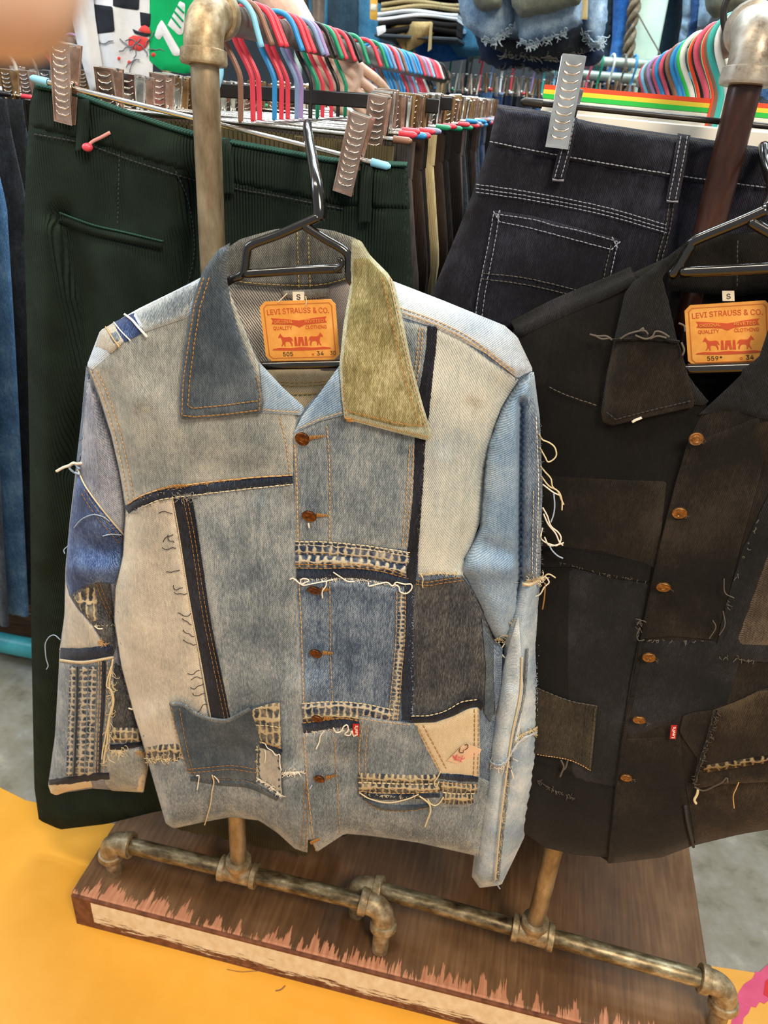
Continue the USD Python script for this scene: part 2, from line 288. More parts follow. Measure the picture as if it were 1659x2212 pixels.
# ------------------------------------------------------------------ palette
WARM = srgb('c9b79a')
M = {}
M['concrete'] = noisy('concrete', [(0.3, srgb('6b6656')), (0.45, srgb('8c8777')), (0.58, srgb('98948a')), (0.72, srgb('b4ae9e'))], 11, 9, (0.7, 0.9), bump=0.4, dist=0.004)
M['yellow'] = noisy('yellow_paint', [(0.3, srgb('e5a030')), (0.55, srgb('eeab3c')), (0.8, srgb('f3b84e'))], 3, 6, (0.28, 0.42), bump=0.05, dist=0.001)
M['wall'] = noisy('wall_dark', [(0.3, srgb('1c242a')), (0.7, srgb('2a343c'))], 3, 5)
M['pink'] = noisy('pink_paint', [(0.3, srgb('d2456f')), (0.7, srgb('e0587e'))], 20, 4)
M['red'] = noisy('red_paint', [(0.3, srgb('c81c1c')), (0.7, srgb('d82a22'))], 20, 4)
M['pipe'] = noisy('galvanised_pipe', [(0.28, srgb('584936')), (0.45, srgb('86755b')), (0.62, srgb('a99a7e')), (0.8, srgb('c4b8a0'))], 26, 6, (0.34, 0.55), metal=0.55, stretch=(1, 1, 0.35), bump=0.12, dist=0.0015)
M['pipe_worn'] = noisy('worn_pipe', [(0.34, srgb('3d3020')), (0.48, srgb('75664a')), (0.6, srgb('a39576')), (0.72, srgb('d5cbb2'))], 46, 8, (0.3, 0.5), metal=0.6, stretch=(0.45, 1, 1), bump=0.3, dist=0.0012)
M['pipe_dark_brown'] = noisy('dark_brown_pipe', [(0.3, srgb('180b08')), (0.5, srgb('361c14')), (0.66, srgb('4b3024')), (0.82, srgb('7a6a58'))], 24, 7, (0.22, 0.42), metal=0.3, stretch=(1, 1, 0.3), bump=0.2)
M['fitting'] = noisy('pipe_fitting', [(0.3, srgb('6e5a40')), (0.5, srgb('9d8a6a')), (0.7, srgb('c2b598'))], 60, 6, (0.35, 0.55), metal=0.5, bump=0.35, dist=0.0012)
M['fitting_grey'] = noisy('grey_fitting', [(0.35, srgb('4a3424')), (0.45, srgb('8d8578')), (0.7, srgb('b9b6ae'))], 26, 7, (0.3, 0.5), metal=0.45, bump=0.35, dist=0.0015)
M['rail'] = noisy('dark_rail', [(0.3, srgb('4c4641')), (0.7, srgb('7d746b'))], 20, 5, (0.35, 0.5), metal=0.4)
M['chrome'] = noisy('chrome', [(0.3, srgb('c8c5be')), (0.7, srgb('f2efe8'))], 30, 3, (0.12, 0.28), metal=1.0, bump=0.05)
M['brass'] = noisy('tarnished_clip', [(0.3, srgb('9a7c58')), (0.7, srgb('c9a87c'))], 40, 5, (0.25, 0.42), metal=0.9, bump=0.1)
M['coppery'] = noisy('coppery_clip', [(0.3, srgb('a88c7c')), (0.7, srgb('dcc0ae'))], 40, 5, (0.22, 0.38), metal=0.9, bump=0.1)
M['white_bar'] = plain('white_bar', srgb('e9e6dc'), 0.3)
M['black_plastic'] = plain('black_plastic', srgb('14110e'), 0.16, spec=0.6, coat_weight=0.4)
for nm, c in {'red': 'dd3f50', 'blue': '2f8fd0', 'lightblue': '86c9e8', 'green': '15906a', 'lilac': '9f86b8', 'slate': '7f96bd', 'black': '1c1a1a', 'brown': '8a6350', 'grey': '6a6560', 'white': 'e8ece8', 'orange': 'f0512c', 'teal': '3fb0a8', 'lime': '2fc44c', 'pinkish': 'd4566f'}.items():
    M['c_' + nm] = plain('coated_' + nm, srgb(c), 0.36, spec=0.5)
# platform: brown stained plywood whose front edge is worn to raw pink wood
def platform_top():
    n = {'g': ('geometry', {}), 'x': ('separate_xyz', {}), 'm': ('mapping', {'scale': (130, 9, 9)}), 'n': ('noise_texture', {'scale': 1.0, 'detail': 4.0}), 'n2': ('noise_texture', {'scale': 5.0, 'detail': 5.0}),
         'mm': ('mapping', {'scale': (55, 3, 0)}), 'n3': ('noise_texture', {'scale': 1.0, 'detail': 4.0, 'roughness': 0.7}),
         'mb': ('mapping', {'scale': (6, 1, 0)}), 'n4': ('noise_texture', {'scale': 1.0, 'detail': 2.0}),
         'ad': ('math', {'math_type': 'multiply_add', 'value2': 0.45}), 'r': ('rgb_ramp', {'ramp': [(0.45, srgb('47301d')), (0.7, srgb('65472c')), (0.95, srgb('866444'))]}),
         'e': ('math', {'math_type': 'multiply_add', 'value2': 0.22, 'value3': 0.742}), 'e2': ('math', {'math_type': 'multiply_add', 'value2': 0.10}), 'd': ('math', {'math_type': 'subtract'}),
         'k': ('map_range', {'from_min': -0.001, 'from_max': 0.0015, 'clamp': True}), 'pk': ('rgb_ramp', {'ramp': [(0.3, srgb('b06e50')), (0.7, srgb('cf9672'))]}),
         'mx': ('mix', {}), 'b': ('bump', {'strength': 0.35, 'distance': 0.0012}), 'p': ('principled_bsdf', {'roughness': 0.55, 'specular_ior_level': 0.35})}
    l = [('g.position', 'x.vector'), ('g.position', 'm.vector'), ('m.vector', 'n.vector'), ('g.position', 'n2.vector'), ('n.fac', 'ad.value1'), ('n2.fac', 'ad.value3'), ('ad.value', 'r.fac'),
         ('g.position', 'mm.vector'), ('mm.vector', 'n3.vector'), ('g.position', 'mb.vector'), ('mb.vector', 'n4.vector'), ('n3.fac', 'e.value1'), ('n4.fac', 'e2.value1'), ('e.value', 'e2.value3'),
         ('e2.value', 'd.value1'), ('x.y', 'd.value2'), ('d.value', 'k.value'), ('n.fac', 'pk.fac'), ('k.result', 'mx.fac'), ('r.color', 'mx.color1'), ('pk.color', 'mx.color2'), ('mx.color', 'p.base_color'), ('n.fac', 'b.height'), ('b.normal', 'p.normal')]
    return mat('platform_top', n, l)
def platform_edge():
    n = {'g': ('geometry', {}), 'x': ('separate_xyz', {}), 'm': ('mapping', {'scale': (22, 10, 170)}), 'n': ('noise_texture', {'scale': 1.0, 'detail': 7.0, 'roughness': 0.75}),
         'm2': ('mapping', {'scale': (60, 10, 40)}), 'n2': ('noise_texture', {'scale': 1.0, 'detail': 5.0}),
         'zl': ('map_range', {'from_min': 0.0, 'from_max': 0.05, 'to_min': -0.24, 'to_max': 0.13, 'clamp': True}), 'zh': ('map_range', {'from_min': 0.088, 'from_max': 0.091, 'to_min': 0.0, 'to_max': -2.0, 'clamp': True}),
         'xl': ('map_range', {'from_min': -0.735, 'from_max': -0.728, 'to_min': -2.0, 'to_max': 0.0, 'clamp': True}),
         's1': ('math', {'math_type': 'add'}), 's2': ('math', {'math_type': 'add'}), 's3': ('math', {'math_type': 'add'}), 'k': ('map_range', {'from_min': 0.455, 'from_max': 0.475, 'clamp': True}),
         'w': ('rgb_ramp', {'ramp': [(0.3, srgb('e6d0a8')), (0.7, srgb('faeccd'))]}), 'bw': ('rgb_ramp', {'ramp': [(0.3, srgb('5c3626')), (0.7, srgb('8a583f'))]}), 'mx': ('mix', {}),
         'b': ('bump', {'strength': 0.5, 'distance': 0.0012}), 'p': ('principled_bsdf', {'roughness': 0.6, 'specular_ior_level': 0.3})}
    l = [('g.position', 'x.vector'), ('g.position', 'm.vector'), ('m.vector', 'n.vector'), ('g.position', 'm2.vector'), ('m2.vector', 'n2.vector'), ('x.z', 'zl.value'), ('x.z', 'zh.value'), ('x.x', 'xl.value'),
         ('n.fac', 's1.value1'), ('zl.result', 's1.value2'), ('s1.value', 's2.value1'), ('zh.result', 's2.value2'), ('s2.value', 's3.value1'), ('xl.result', 's3.value2'), ('s3.value', 'k.value'),
         ('n2.fac', 'w.fac'), ('n2.fac', 'bw.fac'), ('k.result', 'mx.fac'), ('bw.color', 'mx.color1'), ('w.color', 'mx.color2'), ('mx.color', 'p.base_color'), ('k.result', 'b.height'), ('b.normal', 'p.normal')]
    return mat('platform_edge', n, l)
M['plat_top'], M['plat_edge'] = platform_top(), platform_edge()

# ------------------------------------------------------------------ setting
fl = obj('floor', box((-4, -1.2, -0.05), (4, 6, 0)), M['concrete'], smooth=False); tag(fl, 'grey worn concrete shop floor behind the yellow painted aisle', 'floor', kind='structure')
fy = np.array([(-4, -1.2), (4, -1.2), (4, 1.14)] + [(x, 1.14 + 0.012 * math.sin(x * 9) + 0.006 * math.sin(x * 31)) for x in np.linspace(3.9, -4, 90)])
ym = trimesh.creation.extrude_polygon(Polygon(fy).buffer(0), 0.0025, engine='earcut'); obj('yellow_paint', ym, M['yellow'], fl, smooth=False, label='glossy yellow floor paint')
def floor_patch(name, px, m, z=0.0026):
    p = atz(np.array(px)[:, 0], np.array(px)[:, 1], 0.0)[:, :2]; g = trimesh.creation.extrude_polygon(Polygon(p).buffer(0), 0.001, engine='earcut'); g.apply_translation((0, 0, z)); obj(name, g, m, fl, smooth=False)
floor_patch('painted_stripe', [(1800, 2030), (1740, 2052), (1680, 2068), (1652, 2090), (1640, 2102), (1632, 2100), (1624, 2116), (1606, 2128), (1594, 2146), (1588, 2166), (1584, 2190), (1574, 2230), (1600, 2232), (1606, 2200), (1616, 2190), (1622, 2176), (1632, 2178), (1640, 2166), (1650, 2170), (1690, 2140), (1800, 2096)], M['pink'])
floor_patch('painted_stripe', [(1690, 2110), (1664, 2112), (1652, 2122), (1648, 2150), (1660, 2158), (1690, 2140), (1760, 2112), (1750, 2084)], M['red'], 0.0036)
for q in ([(595, 2140), (603, 2139), (610, 2135), (616, 2129)], [(490, 2094), (520, 2099), (540, 2098), (560, 2097)]):
    c = spline(atz(np.array(q, float)[:, 0], np.array(q, float)[:, 1], 0.004), 0.004); o = obj('thread_scrap', tube(c, 0.0006 if len(c) > 9 else 0.0011, 5), M['c_brown']); tag(o, 'curled dark thread scrap on the yellow floor before the platform' if q[0][0] == 595 else 'thin straight hair on the yellow floor before the platform', 'thread')
tag(obj('wall_back', box((-4, 4.6, 0), (4, 4.7, 3.4)), M['wall'], smooth=False), 'dark back wall of the shop behind the racks', 'wall', kind='structure')

# ------------------------------------------------------------------ platform
pl = thing('platform', 'low brown wooden platform with flaking cream front edge under both pipe racks', 'platform')
obj('plywood_board', box((-0.775, 0.885, 0.082), (0.525, 1.62, 0.1), 0.003), M['plat_top'], pl)
obj('edge_board', box((-0.773, 0.8865, 0.0), (0.523, 0.91, 0.0815), 0.002), M['plat_edge'], pl, label='front edge board with flaking cream paint')
obj('edge_board', box((-0.773, 0.9105, 0.0), (-0.75, 1.6, 0.0815), 0.002), M['plat_top'], pl); obj('edge_board', box((0.5, 0.9105, 0.0), (0.523, 1.6, 0.0815), 0.002), M['plat_top'], pl)
# the cream face reaches up over the board's edge
obj('edge_strip', box((-0.773, 0.8795, 0.0), (0.523, 0.8862, 0.096), 0.0015), M['plat_edge'], pl, label='cream painted strip worn through to brown wood')

# ------------------------------------------------------------------ pipe racks
PR = 0.0165
def arc(p0, c, p1, rad, n=9):
    p0, c, p1 = (np.array(x, float) for x in (p0, c, p1)); a = (p0 - c) / np.linalg.norm(p0 - c); b = (p1 - c) / np.linalg.norm(p1 - c)
    s, e, ctr = c + a * rad, c + b * rad, c + (a + b) * rad; t = np.linspace(0, np.pi / 2, n)[:, None]
    return ctr - b * rad * np.cos(t) - a * rad * np.sin(t)
def elbow(p0, c, p1, rad=0.032, R_=0.0235):
    a = arc(p0, c, p1, rad); d0 = (a[0] - a[1]) / np.linalg.norm(a[0] - a[1]); d1 = (a[-1] - a[-2]) / np.linalg.norm(a[-1] - a[-2])
    ms = [tube(np.vstack([a[0] + d0 * 0.014, a, a[-1] + d1 * 0.014]), R_ - 0.001, 20)]
    for q, d in ((a[0], d0), (a[-1], d1)): ms.append(lathe([(0.002, R_ - 0.002), (0.004, R_ + 0.0025), (0.016, R_ + 0.0035), (0.019, R_ + 0.002), (0.0195, PR)], q, q + d))
    return cat(ms)
def tee(c, ax, up):
    c, ax, up = (np.array(x, float) for x in (c, ax, up)); ax /= np.linalg.norm(ax); up /= np.linalg.norm(up); L, R_ = 0.04, 0.0225
    prof = [(0, PR), (0.001, R_ + 0.003), (0.011, R_ + 0.003), (0.014, R_), (2 * L - 0.014, R_), (2 * L - 0.011, R_ + 0.003), (2 * L - 0.001, R_ + 0.003), (2 * L, PR)]
    return cat([lathe(prof, c - ax * L, c + ax * L), lathe([(0.0, R_), (0.024, R_ - 0.001), (0.027, R_ + 0.003), (0.038, R_ + 0.003), (0.04, PR)], c, c + up)])
def cyl(a, b, r=PR, n=20): return tube(resample(np.array([a, b], float), 0.05), r, n)
def rack(label, X, yf, zr, yend, bar, post, railm, fit, topfit, legs, tee_at, barm):
    t = thing('pipe_rack', label, 'clothes rack')
    top = np.array([X, yf, zr])
    (x0, y0), (x1, y1) = bar; zb = 0.200; A, B = np.array([x0, y0, zb]), np.array([x1, y1, zb]); C = A + (B - A) * tee_at; up = top - C
    mid_ = C + (top - C) * 0.45; lo_ = C + up / np.linalg.norm(up) * 0.03
    if post == 'pipe_dark_brown': obj('post', cyl(mid_, top - [0, 0, 0.036]), M[post], t, smooth=True); obj('post', cyl(lo_, mid_ + (C - mid_) * 0.001), M['pipe'], t, smooth=True, label='tan lower length of the post')  # upper length is darker brown than the tan lower length
    else: obj('post', cyl(lo_, top - [0, 0, 0.036]), M[post], t, smooth=True)
    obj('rail_elbow', elbow(C, top, top + [0, 1, 0]), M[topfit], t); obj('rail', cyl(top + [0, 0.036, 0], [X, yend, zr - 0.012], PR * 1.02), M[railm], t, smooth=True)
    obj('rail_end_cap', lathe([(0, PR), (0.0, 0.022), (0.03, 0.022), (0.034, 0.0)], [X, yend - 0.02, zr - 0.012], [X, yend + 1, zr - 0.012]), M['fitting_grey'], t)
    d = (B - A) / np.linalg.norm(B - A)
    obj('foot_bar', cyl(A + d * 0.036, C - d * 0.036), M[barm], t, smooth=True); obj('foot_bar', cyl(C + d * 0.036, B - d * 0.036), M[barm], t, smooth=True)
    obj('tee_fitting', tee(C, d, up), M[fit], t)
    for Q, s, lg in ((A, d, legs[0]), (B, -d, legs[1])):
        L_ = np.array([lg[0], lg[1], 0.1]); obj('foot_elbow', elbow(Q + s, Q, L_), M[fit], t); dn = (L_ - Q) / np.linalg.norm(L_ - Q); obj('foot_leg', cyl(Q + dn * 0.034, L_), M[fit], t, smooth=True)
    # back foot, same build, under the far end of the rail
    obj('post', cyl([X, yend - 0.05, 0.0], [X, yend - 0.05, zr - 0.028]), M[post], t, smooth=True)
    return t
ZR = EYE + 0.067
rack('left pipe clothes rack with tan upright post, holding green corduroy trousers', -0.42, 0.95, ZR, 2.80, ((-0.712, 0.95), (-0.122, 0.95)), 'pipe', 'rail', 'fitting', 'fitting', ((-0.712, 0.952), (-0.122, 0.925)), 0.485, 'pipe_worn')
rack('right pipe clothes rack with dark brown post, holding dark indigo jeans', 0.167, 0.955, ZR + 0.012, 2.36, ((-0.186, 0.985), (0.522, 0.957)), 'pipe_dark_brown', 'rail', 'fitting', 'fitting_grey', ((-0.186, 0.99), (0.522, 0.94)), 0.495, 'pipe_worn')
# ------------------------------------------------------------------ denim washes
S = srgb
D = {}
D['grey'] = denim('denim_grey_wash', S('626a6e'), S('979c98'), S('c6c5bb'))
D['greyblue'] = denim('denim_grey_blue', S('47525c'), S('77828a'), S('b0b5b4'), streak=0.65)
D['mid'] = denim('denim_mid_blue', S('3a4960'), S('63748a'), S('98a5b1'), streak=0.65)
D['deep'] = denim('denim_deep_blue', S('2a384e'), S('56687e'), S('98a5b3'), streak=0.7)
D['cream'] = denim('denim_cream', S('93918a'), S('bdb6a8'), S('dcd2bf'), streak=0.55, twill=0.2)
D['pale'] = denim('denim_pale', S('8b999f'), S('b2b8b3'), S('d6d6cb'), scale=6, wash=1.3, twill=0.45, period=0.0024)
D['white'] = denim('denim_white_blue', S('8fa0b5'), S('bccad8'), S('e4e9ea'), twill=0.5, ang=-0.9, streak=0.35)
D['slate'] = denim('denim_slate', S('2b3540'), S('48545f'), S('717a80'), streak=0.45, twill=0.25)
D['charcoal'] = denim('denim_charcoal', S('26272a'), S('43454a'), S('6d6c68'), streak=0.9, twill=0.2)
D['navy'] = denim('denim_navy', S('10141f'), S('222a3a'), S('4b566a'), wash=0.6)
D['navyblack'] = denim('denim_navy_black', S('0c0d12'), S('191a22'), S('3d4150'), wash=0.5, streak=0.4)
D['royal'] = denim('denim_royal_blue', S('1b2540'), S('354a78'), S('7890bc'), scale=9, wash=1.1)
D['sky'] = denim('denim_sky_blue', S('55718f'), S('839db8'), S('b9cad6'), twill=0.5, period=0.0024, ang=-0.9, streak=0.35)
D['ice'] = denim('denim_ice_blue', S('7f96ae'), S('b0c2d0'), S('e2e8ea'), wash=1.3, twill=0.45, ang=-0.9, streak=0.35)
D['violet'] = denim('denim_violet_grey', S('5a6274'), S('8b90a0'), S('bbbcc4'), streak=0.6, warp=0.35)
D['olive'] = denim('denim_olive', S('6a6440'), S('938b60'), S('c2bb92'), scale=18, twill=0.05, streak=0.75, wash=1.3, warp=-0.08)
D['olivelt'] = denim('denim_olive_edge', S('8e917e'), S('b3b79f'), S('d5d8c4'), twill=0.1, streak=0.5)
D['inside'] = denim('denim_wrong_side', S('6c665e'), S('c8beb2'), S('f0e8dc'), twill=1.0, streak=0.15, wash=0.25, ang=0.65, period=0.0029)
D['inside2'] = denim('denim_wrong_side_plain', S('8d8584'), S('b4aaa6'), S('d2c8c2'), twill=0.25, streak=0.3, wash=0.4)
D['standin'] = denim('denim_collar_inside', S('39393a'), S('60605c'), S('8f8d84'), twill=0.5, streak=0.4, wash=0.9)
D['ecru'] = denim('ecru_cotton', S('c0ab88'), S('d9c7a4'), S('ecdfc4'), twill=0.1, streak=0.3, wash=0.5)
D['pucker'] = pucker('worn_seam_ropes', S('c6bba2'), S('767c86'), S('303c50'))
D['pucker_brown'] = pucker('worn_seam_ropes_brown', S('bfae8b'), S('7b766c'), S('3c3f45'))
D['pucker_grey'] = pucker('worn_seam_ropes_grey', S('bab29e'), S('787d84'), S('384454'))
T_OR = plain('thread_orange', S('a07238'), 0.85); T_TAN = plain('thread_tan', S('c9a06a'), 0.7); T_WH = plain('thread_white', S('ece4d4'), 0.8); T_CR = plain('thread_cream', S('d8c8a2'), 0.8)
T_DK = plain('thread_dark', S('2a2c34'), 0.8); T_GR = plain('thread_grey', S('8a8a88'), 0.8); T_BL = plain('thread_blue', S('9fb4cc'), 0.8); T_OLD = plain('thread_gold', S('a88a4a'), 0.7)
M['button'] = noisy('copper_button', [(0.3, S('341d0e')), (0.52, S('643a1c')), (0.8, S('a06a36'))], 180, 4, (0.35, 0.5), metal=0.75, bump=0.3, dist=0.0006)
M['leather'] = noisy('paper_leather', [(0.3, S('d08a34')), (0.55, S('df9c46')), (0.75, S('e8ae5c'))], 40, 6, (0.5, 0.65), bump=0.15, dist=0.001)
M['ink_red'] = plain('ink_red', S('bb4a22'), 0.7); M['ink_black'] = plain('ink_black', S('2a1e16'), 0.7); M['ink_orange'] = plain('ink_orange', S('b8682a'), 0.7)
M['tab_red'] = plain('red_tab', S('b0161c'), 0.6); M['tab_white'] = plain('tab_white', S('e8dcd6'), 0.6); M['tag_white'] = plain('cloth_tag', S('e2d8c2'), 0.8); M['tag_pink'] = plain('paper_tag', S('e6c6a8'), 0.7); M['ink_pink'] = plain('ink_pink', S('cf5a68'), 0.7)

class Frame:
    """a flat rectangle on a surface: three picture points (top left, top right, bottom left) -> (u, v) in 0..1, v down, w metres off"""
    def __init__(s, surf, tl, tr, bl, off=0.004):
        s.o, a, b = (surf.at(*q, off) for q in (tl, tr, bl)); s.x, s.y = a - s.o, b - s.o; s.n = np.cross(s.y, s.x); s.n /= np.linalg.norm(s.n)
        if s.n[1] > 0: s.n = -s.n
    def map(s, u, v, w=0.0):
        u, v = np.asarray(u, float), np.asarray(v, float); return s.o + u[..., None] * s.x + v[..., None] * s.y + np.asarray(w, float)[..., None] * s.n
    def shape(s, poly, depth=0.0006, w0=0.0):
        g = trimesh.creation.extrude_polygon(poly, depth, engine='earcut'); v = np.array(g.vertices); f = g.faces
        V = s.map(v[:, 0], v[:, 1], w0 + v[:, 2])
        m = trimesh.Trimesh(V, f, process=False)
        if m.volume < 0: m.invert()
        return m
    def text(s, txt, u0, v1, h, width=None, depth=0.0005, bold=False, arcv=0.0):
        """letters standing on v1, h tall (in v), starting at u0, squeezed to width (in u)"""
        g = meshkit.text_mesh(txt, 1.0, 0.3, bold); v = np.array(g.vertices); v[:, :2] -= v[:, :2].min(0) * [1, 0]; asp = np.linalg.norm(s.y) / np.linalg.norm(s.x)
        k = (width / v[:, 0].max()) if width else h * asp; u = u0 + v[:, 0] * k; t = (u - u0) / max(v[:, 0].max() * k, 1e-9)
        V = s.map(u, v1 - v[:, 1] * h + arcv * (2 * t - 1) ** 2, v[:, 2] / 0.3 * depth); m = trimesh.Trimesh(V, g.faces, process=False)
        if m.volume < 0: m.invert()
        return m
def ellipse(cu, cv, a, b, n=16, rot=0.0):
    t = np.arange(n) * 2 * np.pi / n; x, y = a * np.cos(t), b * np.sin(t); return Polygon(np.stack([cu + x * math.cos(rot) - y * math.sin(rot), cv + x * math.sin(rot) + y * math.cos(rot)], 1))
HORSE = [(0, .30), (.06, .16), (.12, .08), (.17, .0), (.2, .1), (.27, .2), (.36, .3), (.6, .3), (.78, .28), (.9, .36), (1, .62), (.93, .6), (.88, .5), (.86, .66), (.92, .82), (.9, 1), (.84, 1), (.82, .84), (.74, .68), (.6, .64), (.46, .66), (.42, .8), (.44, 1), (.37, 1), (.34, .82), (.3, .84), (.2, 1), (.14, .98), (.24, .78), (.24, .56), (.18, .36), (.1, .3), (.03, .38)]
def waist_label(parent, surf, tl, tr, bl, num, w1, w2, label):
    F = Frame(surf, tl, tr, bl, 0.0045); c = .07
    out = Polygon([(c, 0), (1 - c * .8, 0), (1, c * 1.2), (1.0, 1 - c * 1.2), (1 - c, 1), (c, 1.0), (0.0, 1 - c * 1.2), (0, c * 1.2)])
    lb = obj('waist_label', F.shape(out, 0.0014, -0.0006), M['leather'], parent, smooth=False, label=label); P = 0.0007
    def sub(nm, ms, m): obj(nm, cat([(x.vertices + F.n * P, x.faces) for x in ms]), M[m], lb, smooth=False)
    rim = out.buffer(-.045).difference(out.buffer(-.058)); sub('printed_border', [F.shape(g, .0004) for g in getattr(rim, 'geoms', [rim])], 'ink_orange')
    sub('lettering', [F.text('LEVI STRAUSS & CO.', .09, .2, .085, .82, arcv=.018)], 'ink_red')
    rib = Polygon([(.13, .27), (.3, .29), (.5, .325), (.7, .29), (.87, .27), (.845, .32), (.87, .37), (.7, .385), (.57, .40), (.5, .44), (.43, .40), (.3, .385), (.13, .37), (.155, .32)])
    sub('printed_ribbon', [F.shape(rib, .0004)], 'ink_red')
    t = [F.text('ORIGINAL', .17, .362, .05, .25), F.text('RIVETED', .58, .362, .05, .25)]; sub('lettering', [(x.vertices + F.n * .0004, x.faces) and trimesh.Trimesh(x.vertices + F.n * .0004, x.faces, process=False) for x in t], 'leather')
    sub('lettering', [F.text('QUALITY', .15, .47, .058, .25), F.text('CLOTHING', .58, .47, .058, .28)], 'ink_red')
    horses = []
    for mir in (0, 1):
        p = np.array(HORSE); u = .2 + p[:, 0] * .2; u = 1 - u if mir else u; horses.append(F.shape(Polygon(np.stack([u, .53 + p[:, 1] * .22], 1)).buffer(0), .0004))
    man = Polygon([(.47, .60), (.53, .60), (.545, .75), (.515, .75), (.5, .66), (.485, .75), (.455, .75)])
    fig = [F.shape(man, .0004), F.shape(ellipse(.43, .62, .016, .03), .0004), F.shape(Polygon([(.415, .64), (.445, .64), (.45, .75), (.41, .75)]), .0004), F.shape(ellipse(.57, .62, .016, .03), .0004), F.shape(Polygon([(.555, .64), (.585, .64), (.59, .75), (.55, .75)]), .0004)]
    sub('printed_horses', horses + fig, 'ink_red')
    gr = Polygon([(.12, .79), (.2, .775), (.35, .785), (.5, .77), (.65, .785), (.8, .775), (.88, .79), (.9, .81), (.7, .825), (.5, .83), (.3, .825), (.1, .81)]); sub('printed_ground', [F.shape(gr, .0004)], 'ink_red')
    sub('lettering', [F.text(num, .24, .92, .07), F.text(w1, .7, .92, .07), F.text(w2, .88 if len(w2) < 3 else .85, .92, .07, .07)], 'ink_black'); sub('lettering', [F.text('w' if num[0] == '5' and num[1] == '0' else 'o', .63, .92, .05, .03)], 'ink_red')
    return lb
def shank_button(parent, surf, px, py, rx, ry, m='button', off=0.006, name='button', stem=True):
    c = surf.at(px, py, off); n = np.array([0.0, -1, 0.12]); r = rx / FPX * 0.92; tl = ry / rx; n = np.array([0.0, -max(tl, .5), math.sqrt(max(0.05, 1 - min(tl, .98) ** 2)) * -0.5]); n /= np.linalg.norm(n)
    prof = [(-0.004, r * .5), (-0.002, r * .9), (0.0, r), (0.0012, r), (0.0018, r * .93), (0.0014, r * .8), (0.0014, r * .62), (0.0021, r * .55), (0.0021, r * .46), (0.0013, r * .4), (0.0013, r * .2), (0.0016, 0)]
    return obj(name, lathe(prof, c, c + n, 28), M[m], parent, smooth=50)
def buttonhole(parent, surf, a, b, m, off=0.004):
    a, b = np.array(a, float), np.array(b, float); ms = []; n = 12; rs = np.random.RandomState(3); d = (b - a) / np.linalg.norm(b - a); nn = np.array([-d[1], d[0]])
    for t in np.linspace(0, 1, n):
        w = 4.2 * (1 - .55 * t); q = a + (b - a) * t; P = np.array([q - nn * w, q, q + nn * w]) + rs.randn(1, 2) * .5; ms.append(tube(surf.at(P[:, 0], P[:, 1], off + np.array([0, .0006, 0])), .0008, 5))
    return obj('buttonhole', cat(ms), m, parent, smooth=True)

# ------------------------------------------------------------------ light patchwork jacket
BODY = [(470, 560), (600, 480), (770, 505), (850, 606), (1090, 703), (1118, 728), (1152, 800), (1102, 850), (1068, 930), (1048, 1010), (1037, 1130), (1010, 1210), (1045, 1300), (1082, 1420), (1076, 1540), (1062, 1700), (1036, 1852), (900, 1822), (800, 1808), (745, 1803), (686, 1842), (664, 1843), (636, 1833), (600, 1800), (560, 1773), (500, 1765), (440, 1776), (376, 1790), (358, 1780), (338, 1710), (312, 1620), (287, 1535), (262, 1440), (246, 1340), (248, 1270), (265, 1200), (271, 1100), (258, 1020), (240, 940), (214, 860), (186, 792), (215, 716), (300, 666)]
BS = Surf(BODY, 0.912, 0.095, 0.03, 75, noise=0.004, seed=3, ridges=[([(672, 1500), (676, 1860)], 55, 0.016), ([(505, 1640), (505, 1790)], 70, -0.022), ([(752, 1660), (752, 1820)], 55, -0.012), ([(330, 1560), (365, 1790)], 40, 0.008),
    ([(1020, 880), (995, 1010), (985, 1230)], 16, -0.007), ([(955, 1000), (935, 1240)], 30, 0.005), ([(560, 1100), (585, 1500)], 26, 0.004), ([(625, 1080), (640, 1640)], 14, -0.004), ([(330, 900), (560, 960)], 60, 0.004), ([(600, 1560), (625, 1780)], 20, 0.006),
    ([(860, 690), (930, 840)], 30, 0.004), ([(260, 740), (300, 860)], 26, 0.005), ([(1000, 1300), (1030, 1520)], 16, -0.006)])
jk = thing('denim_jacket', 'light blue patchwork denim jacket with wide collar on a black plastic hanger', 'jacket')
LEFT = [(480, 575), (300, 668), (215, 718), (187, 792), (214, 858), (240, 940), (258, 1020), (271, 1100), (265, 1200), (248, 1270), (246, 1340), (262, 1440), (287, 1535), (312, 1620), (338, 1710), (358, 1780), (376, 1790), (440, 1776), (500, 1765), (560, 1773), (600, 1800), (636, 1833), (664, 1843), (668, 1700), (660, 1500), (645, 1200), (645, 940), (655, 885), (560, 782), (500, 640)]
RIGHT = [(800, 604), (850, 608), (1090, 705), (1116, 728), (1150, 800), (1100, 852), (1066, 930), (1046, 1010), (1036, 1130), (1008, 1210), (1043, 1300), (1080, 1420), (1074, 1540), (1060, 1700), (1035, 1850), (900, 1820), (800, 1806), (745, 1801), (684, 1841), (668, 1810), (660, 1500), (640, 1200), (634, 940), (650, 890), (735, 800), (790, 760)]
patch('front_panel', LEFT, BS, D['greyblue'], jk, off=0.0, th=0.002, step=11)
patch('front_panel', RIGHT, BS, D['mid'], jk, off=0.0012, th=0.0022, step=11)
